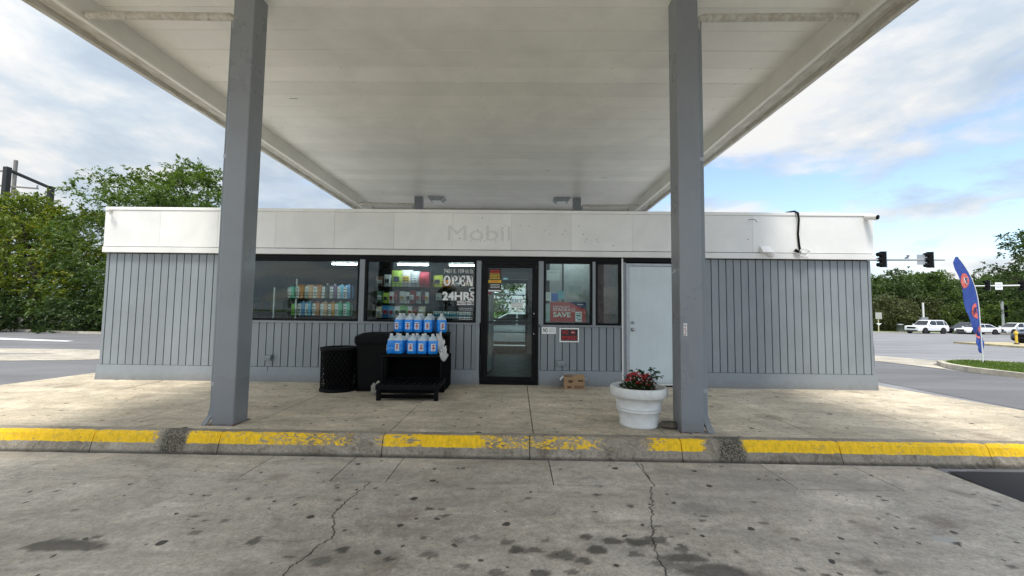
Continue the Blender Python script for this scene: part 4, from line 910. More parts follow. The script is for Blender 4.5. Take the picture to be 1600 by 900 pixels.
for sd_, rws in (('second window, left rack', rows), ('second window, right rack', rows2)):
    for z, nm, it in rws:
        for i, (x, c, w_, h) in enumerate(it):
            rel = 'right of %s' % it[i-1][1] if i else 'at left end'
            t = thing('snack_bag', '%s packet %s, %s shelf, %s' % (c, rel, nm, sd_), 'snack', (x, .44+random.uniform(-.03, .03), z), random.uniform(-.15, .15), 'snack packets behind the second window')
            w_ *= 1.12; h *= 1.12; bagmesh(w_, h, .09, i).obj('bag', cm(c), t)
            b = B(); z0_ = h*.3; b.box(-w_*.28, w_*.25, -.052, -.046, z0_, z0_+h*.32); b.obj('print_block', M[random.choice(['paper', 'ink', 'yellow', 'red', 'paper'])], t)
            dashes('label_print', -w_*.22, w_*.2, [z0_+h*.06, z0_+h*.18], h*.06, -.053, M['ink'] if i % 2 else M['navy'], t, 2, i+3)
for i in range(16):    # row of teal-and-white cans at the foot of the right rack
    t = thing('drink_can', 'teal and white can in the row at the foot of the second window', 'can', (-1.50+i*.043, .42, 1.10), random.uniform(-1, 1), 'teal and white cans on the bottom shelf')
    if i == 0:
        a_ = B().lathe([(.016, 0), (.02, .006), (.02, .115), (.016, .125), (.001, .125)], 12).mesh('can_body'); a_.materials.append(M['paper'])
        b = B(); b.lathe([(.0203, .03), (.0206, .031), (.0206, .085), (.0203, .086)], 12, cap=False); c_ = b.mesh('can_band'); c_.materials.append(M['teal_print'])
    for nm, me in (('can_body', a_), ('can_band', c_)):
        o = bpy.data.objects.new(nm, me); COL.objects.link(o); o.parent = t

# ================================================================== THINGS ON THE SIDEWALK
# black litter bin with diamond lattice sides
t = thing('litter_bin', 'black round bin with diamond lattice sides, left of the solid black bin', 'bin', (-2.74, -.62, 0))
B().lathe([(.20, .04), (.245, .60), (.24, .60), (.19, .05)], 28).obj('liner', M['blackmat'], t)
b = B(); b.lathe([(.25, 0), (.275, .0), (.275, .035), (.25, .05)], 32); b.obj('base_ring', M['blackpl'], t)
b = B(); b.lathe([(.245, .60), (.272, .60), (.285, .625), (.285, .655), (.25, .66), (.235, .64)], 32); b.obj('rim', M['blackpl'], t)
b = B(); n = 26
for sgn in (-1, 1):
    for k in range(n):
        pts = []
        for q in range(9):
            f = q/8; a = 2*math.pi*k/n+sgn*f*1.45; r_ = .258+.008*f; pts.append((r_*math.cos(a), r_*math.sin(a), .04+.565*f))
        b.tube(pts, .0065, 4, smooth=False)
b.obj('lattice', M['blackpl'], t)
t = thing('trash_can', 'solid black square trash can with a low domed lid behind the tiered shelf', 'bin', (-2.22, -.48, 0), R(3))
def rsq(h, r_, z, n=6):     # rounded square ring
    out = []
    for cx_, cy_, a0 in ((1, 1, 0), (-1, 1, 90), (-1, -1, 180), (1, -1, 270)):
        for k in range(n): a = R(a0+90*k/(n-1)); out.append(((h-r_)*cx_+r_*math.cos(a), (h-r_)*cy_+r_*math.sin(a), z))
    return out
B().loft([rsq(.235, .05, .0), rsq(.24, .05, .04), rsq(.225, .05, .045), rsq(.25, .05, .70), rsq(.262, .05, .705), rsq(.262, .05, .725)], smooth=False).obj('bin_body', M['blackpl'], t)
B().loft([rsq(.268, .06, .727), rsq(.274, .06, .735), rsq(.272, .06, .815), rsq(.262, .07, .835), rsq(.20, .09, .872), rsq(.10, .07, .885)], smooth=False).obj('domed_lid', M['blackpl'], t)
B().box(-.13, .13, -.272, -.266, .745, .80).obj('opening_flap', M['blackmat'], t)
# crumpled cloth/bag at the foot of the bins
def crumple(name, label, cat, loc, dims, seed, mat, sub=3, amp=.25):
    bm = bmesh.new(); bmesh.ops.create_icosphere(bm, subdivisions=sub, radius=1)
    from mathutils import noise as mn
    for v in bm.verts:
        p = v.co.copy(); f = 1+amp*(mn.noise(p*1.7+Vector((seed, 0, 0)))*1.3+mn.noise(p*4+Vector((0, seed, 0)))*.8+abs(mn.noise(p*8+Vector((0, 0, seed))))*.5)
        v.co = Vector((p.x*dims[0]*f, p.y*dims[1]*f, max(0, (p.z*.5+.5))*dims[2]*f))
    me = bpy.data.meshes.new(name); bm.to_mesh(me); bm.free(); o = link(name, me, mat, None, loc)
    return tag(o, label, cat)
crumple('sandbag', 'small pale cloth bag lying between the black bins and the low slatted stand', 'bag', (-2.02, -.98, 0), (.10, .06, .17), 3.1, plain('grubby_cloth', (.30, .28, .24), .9, 0, .3))
pb = plain('white_film_plastic', (.62, .63, .62), .3, 0, .15, 15)
crumple('plastic_bag', 'crumpled white plastic bag hanging off the right end of the middle shelf', 'bag', (-1.10, -.74, .47), (.045, .05, .19), 5.7, pb, 4, .5)
crumple('plastic_bag', 'small knot of clear white plastic bag above the middle shelf, right of the jugs', 'bag', (-1.19, -.62, .585), (.06, .05, .24), 8.3, pb, 4, .45)
# three-step black plastic display
t = thing('display_shelf', 'black plastic stepped display stand carrying the blue jugs', 'shelf', (-1.58, -.6, 0))
def tier(name, x0, x1, y0, y1, z, lip=.05):
    b = B(); b.bbox(x0, x1, y0, y1, z-lip, z-.006, .006)
    n = 16
    for k in range(n):
        a = x0+.01+(x1-x0-.02)*k/n; b.box(a, a+(x1-x0-.02)/n*.62, y0+.02, y1-.02, z-.0055, z)
    return b.obj(name, M['blackpl'], t)
tier('top_shelf', -.50, .46, .22, .56, .885); tier('middle_shelf', -.50, .49, -.16, .20, .575)
b = B(); b.box(-.49, .45, .53, .56, 0, .83); b.box(-.46, .45, .20, .215, .58, .83); b.box(.46, .478, -.14, .56, .0, .525); b.box(.42, .455, .20, .55, .58, .83); b.box(-.46, .455, .19, .205, 0, .52); b.obj('back_and_shade_panel', M['blackmat'], t)
for x in (-.47, .44):
    for y0_ in (-.13,): B().bbox(x-.02, x+.03, y0_, y0_+.05, 0, .522, .004).obj('leg', M['blackpl'], t)
# low dunnage stand in front
t = thing('slatted_stand', 'low black slatted plastic platform in front of the stepped display', 'platform', (-1.50, -1.0, 0), R(2))
b = B(); b.box(-.43, .43, -.34, -.30, .15, .215); b.box(-.43, .43, .30, .34, .15, .215); b.box(-.43, -.39, -.30, .30, .15, .215); b.box(.39, .43, -.30, .30, .15, .215); b.obj('rim', M['blackpl'], t)
for k in range(11):
    x = -.385+k*.0705; B().hexa([(x, -.298, .185), (x+.045, -.298, .185), (x+.045, .298, .185), (x, .298, .185)], [(x+.002, -.298, .211), (x+.043, -.298, .211), (x+.043, .298, .211), (x+.002, .298, .211)]).obj('slat', M['blackpl'], t)
for x in (-.41, .375):
    for y in (-.325, .28): B().bbox(x-.01, x+.045, y-.005, y+.05, 0, .149, .003).obj('leg', M['blackpl'], t)
b = B(); b.box(-.36, .37, -.315, -.30, .03, .08); b.box(-.38, .38, -.30, .30, .10, .148); b.obj('lower_rail', M['blackmat'], t)

# blue washer-fluid jugs
def make_jug():
    t = thing('fluid_jug', None, 'jug')
    def rr_(h, z, r_): return rsq(h, r_, z, 5)
    B().loft([rr_(.066, 0, .02), rr_(.072, .006, .025), rr_(.0725, .09, .028), rr_(.070, .10, .028), rr_(.0725, .11, .028), rr_(.0725, .178, .03), rr_(.069, .200, .034)], smooth=True).obj('bottle', M['blue_liquid'], t)
    B().loft([rr_(.0688, .2005, .034), rr_(.060, .222, .036), rr_(.046, .243, .034), rr_(.030, .262, .026), rr_(.021, .272, .020)], smooth=True).obj('shoulder', M['clearpl'], t)
    B().lathe([(.0205, .2725), (.0225, .274), (.0225, .298), (.019, .301), (.001, .301)], 16).obj('cap', M['whitepl'], t)
    B().tube([(.022, .012, .262), (.040, .022, .262), (.058, .033, .235), (.066, .040, .19)], .009, 7).obj('handle', M['clearpl'], t)
    lb = B().box(-.040, .030, -.0742, -.0732, .045, .155).obj('label', M['paper'], t)
    b = B()
    for k, (a, c) in enumerate(((.056, .064), (.078, .092), (.104, .112), (.130, .142))): b.box(-.030, .026, -.0752, -.0744, a, c)
    b.obj('label_print', M['navy'], t)
    B().box(-.012, .004, -.0756, -.0753, .07, .128).obj('label_print', M['red'], t)
    B().box(.004, .021, -.0758, -.0755, .06, .075).obj('label_print', M['paper'], t)
    for ch in t.children:
        pass
    return t
J0 = make_jug()
def jugX(px, d): return (px-808)/631*d
jugs = []
top_f = [622.5, 637.8, 652, 667.8, 688.3]; top_b = [627.8, 643.5, 656.7, 671.0]
mid_f = [609.4, 623.3, 644.0, 660, 675.3]; mid_b = [619.4, 635, 650.5, 663.3, 671]
for px in top_f: jugs.append((jugX(px, 6.50), -.285, .885, 'top', 'front'))
for px in top_b: jugs.append((jugX(px, 6.66), -.125, .885, 'top', 'back'))
for px in mid_f: jugs.append((jugX(px, 6.14), -.660, .575, 'middle', 'front'))
for px in mid_b[:4]: jugs.append((jugX(px, 6.32), -.485, .575, 'middle', 'back'))
ordn = ['leftmost', 'second from the left', 'third from the left', 'fourth from the left', 'rightmost']
cnt = {}
for i, (x, y, z, a, c) in enumerate(jugs):
    o = J0 if i == 0 else copy_tree(J0)
    k = cnt.get((a, c), 0); cnt[(a, c)] = k+1
    o.location = (x, y, z); o.rotation_euler = (0, 0, R([(-28, -8, -4, 0, 30), (12, -6, 20, 8)][c == 'back'][k % 5 if c == 'front' else k % 4] + (-22 if (a, c, k) == ('middle', 'front', 0) else 0) - (6 if a == 'middle' else 0)))
    nm = ordn[k] if (c == 'front' or k < 3) else 'rightmost'
    tag(o, 'blue fluid jug, %s in the %s row of the %s shelf' % (nm, c, a), 'jug', 'blue fluid jugs on the stepped display')

# opened cardboard box
t = thing('cardboard_box', 'small opened brown cardboard box on the sidewalk under the NO SMOKING sign', 'box', (.94, -.20, 0), R(-3))
b = B(); b.box(-.165, .165, -.115, -.110, 0, .19); b.box(-.165, .165, .110, .115, 0, .19); b.box(-.165, -.160, -.110, .110, 0, .19); b.box(.160, .165, -.110, .110, 0, .19); b.box(-.160, .160, -.110, .110, .0, .005); b.obj('box_body', M['card'], t)
B().hexa([(-.163, .112, .19), (.10, .112, .19), (.10, .117, .19), (-.163, .117, .19)], [(-.163, .06, .232), (.10, .06, .232), (.10, .065, .234), (-.163, .065, .234)]).obj('flap', M['paper'], t)
B().hexa([(-.165, -.11, .19), (-.162, -.11, .19), (-.162, .11, .19), (-.165, .11, .19)], [(-.225, -.11, .135), (-.222, -.11, .133), (-.222, .11, .133), (-.225, .11, .135)]).obj('flap', M['paper'], t)
B().hexa([(.162, -.11, .19), (.165, -.11, .19), (.165, .11, .19), (.162, .11, .19)], [(.195, -.10, .145), (.198, -.10, .147), (.198, .08, .147), (.195, .08, .145)]).obj('flap', M['paper'], t)
B().hexa([(-.05, -.115, .19), (.165, -.115, .19), (.165, -.111, .19), (-.05, -.111, .19)], [(.02, -.08, .225), (.15, -.07, .235), (.15, -.066, .236), (.02, -.076, .226)]).obj('flap', M['card'], t)
b = B(); b.box(-.10, -.02, -.1165, -.1152, .12, .145); b.box(-.085, -.035, -.1168, -.1152, .10, .119); b.box(.06, .14, -.1165, -.1152, .12, .15); b.box(-.11, -.05, -.1165, -.1152, .02, .05); b.box(0, .15, -.1165, -.1152, .018, .022); b.box(0, .15, -.1165, -.1152, .056, .06); b.box(0, .004, -.1165, -.1152, .022, .056); b.box(.146, .15, -.1165, -.1152, .022, .056); b.obj('box_print', M['cardprint'], t)
dashes('box_print', .012, .14, [.028, .040], .008, -.1155, M['cardprint'], t, 4, 2)

# white flower pot
t = thing('flower_pot', 'large round white plastic flower pot with rim beside the right canopy column', 'flower pot', (1.36, -2.33, 0))
pot = [(.185, 0), (.200, .0), (.205, .012), (.207, .03), (.201, .036), (.213, .085), (.211, .09), (.230, .165), (.237, .17), (.239, .182), (.233, .187), (.235, .195), (.242, .20), (.242, .212), (.237, .217), (.262, .318), (.290, .322), (.303, .335), (.309, .375), (.309, .405), (.300, .424), (.282, .428), (.272, .42), (.262, .36)]
rs = []
def mk_pot():
    t_ = NT('weathered_white_pot'); p = t_.wpos(); n = t_.noise(p, 7, 7, .7, .6); n2 = t_.noise(t_.wpos((3, 3, 1)), 14, 6, .75)
    c = t_.mix(t_.ramp(n, [(.4, 0), (.7, 1)]), (.72, .73, .71), (.60, .60, .57)); c = t_.mix(t_.ramp(n2, [(.58, 0), (.75, .5)]), c, (.42, .42, .39))
    return t_.fin(c, .5, 0, .4, t_.bump(t_.noise(p, 40, 5, .7), .3, .004))
B().lathe(pot, 48, cap=False).lathe([(.001, .001), (.185, .001)], 48, cap=False).obj('pot_shell', mk_pot(), t)
B().lathe([(.001, .37), (.15, .365), (.266, .355)], 24, cap=False).obj('soil', M['soil'], t)
def leafmesh(pts_fn, n, seed, size, name, mat, parent=None, aspect=.5, fold=.2, droop=0):
    r_ = np.random.default_rng(seed); v = []; f = []
    for i in range(n):
        p, d = pts_fn(r_); L = size*r_.uniform(.6, 1.3); d = np.array(d)/np.linalg.norm(d)
        s = np.cross(d, [0, 0, 1]+r_.normal(0, .35, 3)); s /= np.linalg.norm(s)+1e-9; u = np.cross(s, d); w_ = L*aspect; q = len(v); p = np.array(p)
        v += [p, p+d*L*.45+s*w_*.5+u*fold*w_, p+d*L-np.array([0, 0, droop*L]), p+d*L*.45-s*w_*.5+u*fold*w_, p+d*L*.3, p+d*L*.75-np.array([0, 0, droop*L*.5])]
        f += [(q, q+1, q+2), (q, q+2, q+3)]
        v = v[:q+4]
    me = bpy.data.meshes.new(name); me.from_pydata([tuple(a) for a in v], [], f); return link(name, me, mat, parent)
# red begonias and a taller leafy shoot standing in the pot
pl_ = thing('flowering_plant', 'bushy red-flowered plant with dark leaves growing in the white pot', 'plant', (1.34, -2.36, .36))
def dome(cx_, cy_, rx, h, z0=0):
    def f(r_):
        a = r_.uniform(0, 6.283); q = math.sqrt(r_.uniform(0, 1)); z = r_.uniform(.15, 1)*math.sqrt(max(0, 1-q*q*.8))
        p = (cx_+rx*q*math.cos(a), cy_+rx*.8*q*math.sin(a), z0+h*z); return p, (math.cos(a)*q+.2*r_.normal(), math.sin(a)*q+.2*r_.normal(), .35+r_.normal()*.3)
    return f
leafmesh(dome(.0, 0, .17, .17), 260, 1, .050, 'foliage', M['begonia'], pl_, .6); leafmesh(dome(.06, -.02, .13, .20), 130, 2, .042, 'foliage', M['bronze'], pl_, .6)
def heads(cs):
    def f(r_):
        c = cs[r_.integers(len(cs))]; a = r_.normal(0, 1, 3); a /= np.linalg.norm(a); a[2] = abs(a[2]); return tuple(np.array(c)+a*.012), tuple(a)
    return f
hc = [(-.10, -.03, .17), (-.06, -.05, .19), (-.02, -.04, .18), (-.08, -.08, .15), (.02, -.06, .17), (.06, -.07, .16), (.09, -.04, .18), (-.12, -.07, .13), (.04, -.09, .13), (.10, -.08, .13), (0, -.02, .2), (-.05, .02, .19), (.08, -.1, .09), (-.02, -.11, .11)]
leafmesh(heads(hc[:8]), 130, 3, .028, 'flower_head', M['petal'], pl_, .8); leafmesh(heads(hc[5:]), 110, 4, .022, 'flower_head', M['petal'], pl_, .8)
b = B(); rr = random.Random(2)
for h in hc: b.tube([(h[0]*.4, h[1]*.4, -.01), (h[0]*.8, h[1]*.8, h[2]*.5), h], .002, 4)
b.obj('stem', M['begonia'], pl_)
pl2 = thing('leafy_shoot', 'taller green leafy shoot at the right of the red flowers in the pot', 'plant', (1.47, -2.30, .36))
b = B(); lv = []
for (dx, dy, h) in ((.03, 0, .27), (.10, -.02, .23), (-.05, .02, .22), (.07, .04, .25), (.13, .0, .17), (-.10, .0, .25), (-.14, 0.02, .22)):
    pts = [(0, 0, -.01), (dx*.35, dy*.35, h*.5), (dx*.8, dy*.8, h*.9), (dx*1.25, dy*1.25, h)]; b.tube(pts, .0025, 4); lv.append(pts)
b.obj('stem', M['begonia'], pl2)
def alongl(r_):
    p = lv[r_.integers(len(lv))]; k = r_.uniform(.5, 3); i = int(min(2, k)); q = k-i; c = np.array(p[i])*(1-q)+np.array(p[i+1])*q; a = r_.uniform(0, 6.283)
    return tuple(c), (math.cos(a), math.sin(a), .1+r_.normal()*.3)
leafmesh(alongl, 110, 6, .052, 'foliage', mk_leaf('shoot_leaves', (.02, .06, .035), (.04, .10, .055), None, .25), pl2, .55, .2, .25)
crumple('stone', 'brown broken stone lying against the foot of the right column', 'stone', (1.645, -2.46, 0), (.10, .065, .08), 2.2, M['stone'], 3, .15)

# ================================================================== FLAG
fl = thing('feather_flag', 'tall blue feather flag with round orange-red emblems on the grass island', 'flag', (14.3, 5.75, -.17))
# local x right, z up; pole bows to the left at its top
def pole(zz): 
    k = max(0, (zz-1.6)/1.75); return -.02-.06*(zz/3.35)-.60*k**2.4
pz = np.linspace(0, 3.28, 22); B().tube([(pole(z), 0, z) for z in pz], [.020-.012*z/3.3 for z in pz], 8).obj('pole', M['whitepl'], fl)
B().tube([(0, 0, -.05), (0, 0, .09)], .03, 8).obj('base_spike', M['blackpl'], fl)
def flagx(z):   # width of the cloth at height z
    return np.interp(z, [.32, .42, .62, .85, .95, 1.3, 1.7, 2.2, 2.55, 2.9, 3.1, 3.28], [.08, .18, .22, .12, .19, .30, .37, .44, .45, .38, .27, .04])
b = B(); zs = np.linspace(.32, 3.28, 60); nxx = 12; P = []
for z in zs:
    for i in range(nxx+1):
        u = i/nxx; w_ = flagx(z); x = pole(z)-w_*u + (.09 if z < .85 else .0)*(1-u)*(1-abs(z-.6)/.3 if z < .85 else 0); yy = .05*math.sin(z*3.1+u*3)*u+.03*math.sin(u*9+z*6)*u*(1.4 if z < 1.6 else .5); P.append((x, yy, z))
F_ = [(j*(nxx+1)+i, j*(nxx+1)+i+1, (j+1)*(nxx+1)+i+1, (j+1)*(nxx+1)+i) for j in range(len(zs)-1) for i in range(nxx)]
b.add(P, F_, 0, True)
t = NT('blue_flag_cloth'); fb = t.n('ShaderNodeBsdfTranslucent'); fb.inputs[0].default_value = (.04, .08, .35, 1); fd = t.n('ShaderNodeBsdfDiffuse'); t.l(t.mix(t.ramp(t.noise(t.wpos(), 5, 4), [(.3, 0), (.7, 1)]), (.06, .10, .34), (.09, .14, .42)), fd.inputs[0]); mxs = t.n('ShaderNodeMixShader'); mxs.inputs[0].default_value = .35; t.l(fd.outputs[0], mxs.inputs[1]); t.l(fb.outputs[0], mxs.inputs[2]); t.l(mxs.outputs[0], t.out.inputs[0])
b.obj('cloth', t.m, fl)
orange = plain('emblem_orange', (.62, .13, .11), .7, 0, .06)
def on_cloth(x, z):     # lie just in front of the waving cloth
    w_ = flagx(z); u = min(1, max(0, (pole(z)-x)/max(w_, .05))); return .05*math.sin(z*3.1+u*3)*u+.03*math.sin(u*9+z*6)*u*(1.4 if z < 1.6 else .5)
def disc(cx_, cz, rx, rz, a0=0, a1=360, name='emblem'):
    b = B(); n = 28; c = [(cx_, on_cloth(cx_, cz)-.012, cz)]
    for k in range(n+1):
        a = R(a0+(a1-a0)*k/n); x, z = cx_+rx*math.cos(a), cz+rz*math.sin(a); c.append((x, on_cloth(x, z)-.012, z))
    b.add(c, [(0, k, k+1) for k in range(1, n+1)]); return b.obj(name, orange, fl)
cx1 = pole(2.55)-.27; disc(cx1, 2.53, .165, .235)
for s_, a, c in (('7', .01, .115), ('6', -.115, -.01)): text_obj('emblem_numeral', s_, cx1+a, cx1+c, 2.44, 2.62, on_cloth(cx1, 2.53)-.018, M['navy'], fl, bold=.035, flip=True)
o = text_obj('emblem_outline', '76', cx1-.13, cx1+.125, 2.425, 2.635, on_cloth(cx1, 2.53)-.014, M['paper'], fl, bold=.06, flip=True)
disc(pole(1.62)-.09, 1.60, .12, .24, 90, 270); cx3 = pole(.95)-.06; disc(cx3, .92, .10, .22, 60, 250)
text_obj('emblem_numeral', '76', pole(1.6)-.19, pole(1.6)-.09, 1.5, 1.72, on_cloth(pole(1.6)-.12, 1.6)-.018, M['navy'], fl, bold=.03, flip=True)
text_obj('emblem_numeral', '6', cx3-.06, cx3+.0, .80, .98, on_cloth(cx3, .9)-.018, M['navy'], fl, bold=.02, flip=True)

# ================================================================== VEHICLES
def paintc(name, col): 
    t = NT(name); return t.fin(col, .25, 0, .5, Coat_Weight=.6, Coat_Roughness=.06)
CP = {'white': paintc('white_car_paint', (.75, .76, .77)), 'silver': paintc('silver_car_paint', (.42, .45, .48)), 'dark': paintc('dark_car_paint', (.03, .035, .045)), 'bluegrey': paintc('blue_grey_car_paint', (.12, .16, .20))}
def car(name, label, cat, loc, heading, kind='sedan', col='white', group=None):
    t = thing(name, label, cat, loc, heading, group); m = CP[col]
    if kind == 'suv': L, Wd, H, hb, hood, deck = 5.2, 2.0, 1.90, 1.18, 1.12, 1.18; cab = (1.05, .42, -2.05, -2.45); rw, wx = .40, (1.58, -1.40); zb = .34
    elif kind == 'crossover': L, Wd, H, hb, hood, deck = 4.7, 1.88, 1.66, 1.02, .98, 1.02; cab = (1.15, .25, -1.7, -2.2); rw, wx = .36, (1.42, -1.32); zb = .28
    else: L, Wd, H, hb, hood, deck = 4.85, 1.85, 1.45, .93, .86, .98; cab = (1.15, .2, -1.05, -1.95); rw, wx = .33, (1.45, -1.40); zb = .22
    hl, hw = L/2, Wd/2
    nf = (.84, .92, .97, .99) if kind == 'suv' else (.60, .72, .88, .95)
    st = [(hl, zb+.10, hood*nf[0], .80), (hl-.03, zb+.02, hood*nf[1], .88), (hl-.14, zb-.02, hood*nf[2], .95), (hl-.45, zb, hood*nf[3], .985), (wx[0]-.1, zb, hood, 1.0), (cab[0], zb, hb, 1.0), (0, zb, hb+.01, 1.0), (wx[1], zb, hb+.015, 1.0), (cab[3]+.12, zb, deck, .99), (-hl+.16, zb+.03, deck*.98, .95), (-hl+.02, zb+.1, deck*.86, .88), (-hl, zb+.2, deck*.7, .84)]
    rs = []
    for x, z0_, z1_, s_ in st:
        w_ = hw*s_; h = z1_-z0_
        half = [(.80*w_, z0_), (.96*w_, z0_+.04), (w_*.99, z0_+h*.25), (w_, z0_+h*.55), (w_*.985, z0_+h*.80), (w_*.95, z0_+h*.95), (w_*.86, z1_), (w_*.5, z1_+.018)]
        rs.append([(x, a, z) for a, z in half]+[(x, -a, z) for a, z in half[::-1]])
    B().loft(rs, True, True, 0, False).obj('body', m, t)
    a0_, a1_, r1_, r0_ = cab
    def cabin(inset, dz0, zt_, name, mt):
        rs = []
        for z, f in ((hb-.02+dz0, 0), (hb+(zt_-hb)*.55, .55), (zt_-.05, .93), (zt_, 1)):
            xf = a0_+(a1_-a0_)*f-(.12 if f == 1 else 0); xr = r0_+(r1_-r0_)*f+(.1 if f == 1 else 0); yw = hw*(.93-.17*f)-inset-(.09 if f == 1 else 0)
            rs.append([(xf, -yw*.86, z), (xf-.10, -yw, z), ((xf+xr)/2, -yw*1.01, z), (xr+.1, -yw, z), (xr, -yw*.86, z), (xr, yw*.86, z), (xr+.1, yw, z), ((xf+xr)/2, yw*1.01, z), (xf-.10, yw, z), (xf, yw*.86, z)])
        return B().loft(rs, True, True).obj(name, mt, t)
    cabin(0, 0, H, 'cabin', m)
    def side(sg, xa, xb, name='side_window', lean=0.0):
        def P(x, f, o_=.008): yw = (hw*(.93-.17*f))*1.005+o_; return (x, sg*yw, hb+(H-hb)*f)
        f0, f1 = .06, .86; sh_f = (a1_-a0_)*.8; sh_r = (r1_-r0_)*.8
        xa1 = xa+(sh_f if name == 'front_side_window' else 0); xb1 = xb+(sh_r if name == 'rear_side_window' else 0)
        v = [P(xa, f0), P(xb, f0), P(xb1, f1), P(xa1, f1)]; w2_ = [(x, y_-sg*.006, z) for x, y_, z in v]
        B().hexa(w2_, v).obj(name, M['carglass'], t)
    for sg in (-1, 1):
        xm = (a0_+r0_)/2+.25
        side(sg, a0_-.16, xm+.04, 'front_side_window'); side(sg, xm-.04, (xm+r0_)/2-.22 if kind != 'sedan' else r0_+.32, 'side_window' if kind != 'sedan' else 'rear_side_window')
        if kind != 'sedan': side(sg, (xm+r0_)/2-.32, r0_+.22, 'rear_side_window')
    for x_b, x_t, nm in ((a0_, a1_, 'windshield'), (r0_, r1_, 'rear_window')):
        s_ = 1 if nm == 'windshield' else -1; f0, f1 = .06, .88; q = lambda f: x_b+(x_t-x_b)*f+s_*.012; yw = lambda f: hw*(.93-.17*f)*.83
        v = [(q(f0), -yw(f0), hb+(H-hb)*f0), (q(f0), yw(f0), hb+(H-hb)*f0), (q(f1), yw(f1), hb+(H-hb)*f1), (q(f1), -yw(f1), hb+(H-hb)*f1)]
        B().hexa([(x-s_*.006, y_, z) for x, y_, z in v], v).obj(nm, M['carglass'], t)
    for x in wx:
        for sg in (-1, 1):
            B().lathe([(.001, -.02), (rw+.075, -.02), (rw+.075, .03), (.001, .03)], 22).obj('wheel_arch', M['blackmat'], t, (x, sg*(hw-.012), rw+.02)).rotation_euler = (R(90), 0, 0)
            w_ = B().lathe([(rw*.66, -.11), (rw*.95, -.11), (rw, -.07), (rw, .07), (rw*.95, .11), (rw*.66, .11)], 24).obj('wheel', M['rubber'], t, (x, sg*(hw-.085), rw)); w_.rotation_euler = (R(90), 0, 0)
            b = B(); b.lathe([(.001, .085), (.07, .09), (.07, .08)], 10); b.lathe([(rw*.66, .10), (rw*.58, .10), (rw*.56, .02)], 20, cap=False); b.lathe([(rw*.66, -.10), (rw*.58, -.10), (rw*.56, -.02)], 20, cap=False); b.lathe([(.001, -.085), (.07, -.09), (.07, -.08)], 10)
            for k in range(6):
                a = k*math.pi/3
                for z in (.07, -.085): b.hexa([(math.cos(a-.25)*.05, math.sin(a-.25)*.05, z), (math.cos(a+.25)*.05, math.sin(a+.25)*.05, z), (math.cos(a+.1)*rw*.6, math.sin(a+.1)*rw*.6, z), (math.cos(a-.1)*rw*.6, math.sin(a-.1)*rw*.6, z)], [(math.cos(a-.25)*.05, math.sin(a-.25)*.05, z+.02), (math.cos(a+.25)*.05, math.sin(a+.25)*.05, z+.02), (math.cos(a+.1)*rw*.6, math.sin(a+.1)*rw*.6, z+.02), (math.cos(a-.1)*rw*.6, math.sin(a-.1)*rw*.6, z+.02)])
            b.obj('rim', M['rim'], w_)
    gz = hood*(.72 if kind == 'suv' else .62)
    B().hexa([(hl-.06, -hw*.52, gz-.10), (hl+.012, -hw*.52, gz-.10), (hl+.012, hw*.52, gz-.10), (hl-.06, hw*.52, gz-.10)], [(hl-.14, -hw*.56, gz+.14), (hl+.012, -hw*.56, gz+.14), (hl+.012, hw*.56, gz+.14), (hl-.14, hw*.56, gz+.14)]).obj('grille', M['blackpl'], t)
    B().box(hl-.10, hl+.01, -hw*.74, hw*.74, zb+.03, zb+.17).obj('lower_grille', M['blackmat'], t)
    for sg in (-1, 1):
        a, c = sorted((sg*hw*.58, sg*hw*.93)); B().hexa([(hl-.30, a, gz), (hl-.05, a, gz), (hl-.12, c, gz), (hl-.34, c, gz)] if sg > 0 else [(hl-.34, a, gz), (hl-.12, a, gz), (hl-.05, c, gz), (hl-.30, c, gz)], [(hl-.34, a, gz+.15), (hl-.09, a, gz+.15), (hl-.16, c, gz+.17), (hl-.38, c, gz+.17)] if sg > 0 else [(hl-.38, a, gz+.17), (hl-.16, a, gz+.17), (hl-.09, c, gz+.15), (hl-.34, c, gz+.15)]).obj('headlight', M['lens'], t)
        B().box(-hl+.0, -hl+.22, sg*hw*.80-.08, sg*hw*.80+.09, deck*.70, deck*.88).obj('tail_light', M['redlens'], t)
        B().bbox(a0_-.30, a0_-.12, *sorted((sg*(hw*.95), sg*(hw*.95+.17))), hb+.02, hb+.15, .02).obj('mirror', m, t)
        for xx in (.15, -.75): B().box(xx-.09, xx+.09, sg*hw*1.0-.012, sg*hw*1.0+.012, hb-.16, hb-.13).obj('door_handle', m, t)
        B().box(wx[1]+rw+.09, wx[0]-rw-.09, sg*hw*.97-.02, sg*hw*.97+.012, zb-.01, zb+.11).obj('sill_trim', M['blackpl'], t)
    if kind == 'suv':
        for sg in (-1, 1): B().box(-1.9, .3, sg*.66-.02, sg*.66+.02, H+.0, H+.05).obj('roof_rail', M['galv'], t)
    return t
G_ = 'vehicles waiting at the junction'
zc = lambda x, y: ter(x, y)-.018
def cplace(*a, **k):
    return car(*a, **k, group=G_)
cplace('parked_car', 'large white SUV at the head of the far line of traffic', 'car', (58.0, 51.2, zc(59, 51)), R(189), 'suv', 'white')
cplace('parked_car', 'white sedan partly hidden by the blue flag', 'car', (64.6, 50.8, zc(65, 50)), R(181), 'sedan', 'white')
cplace('parked_car', 'dark SUV whose roof shows between the white SUV and the white sedan', 'car', (65.6, 53.2, zc(66, 54)), R(180), 'crossover', 'dark')
cplace('parked_car', 'white crossover right of the flag with darker window line', 'car', (69.9, 50.9, zc(70, 50)), R(184), 'crossover', 'white')
cplace('parked_car', 'blue-grey sedan overlapping the crossover at the right edge', 'car', (70.0, 48.0, zc(72, 48)), R(182), 'sedan', 'bluegrey')
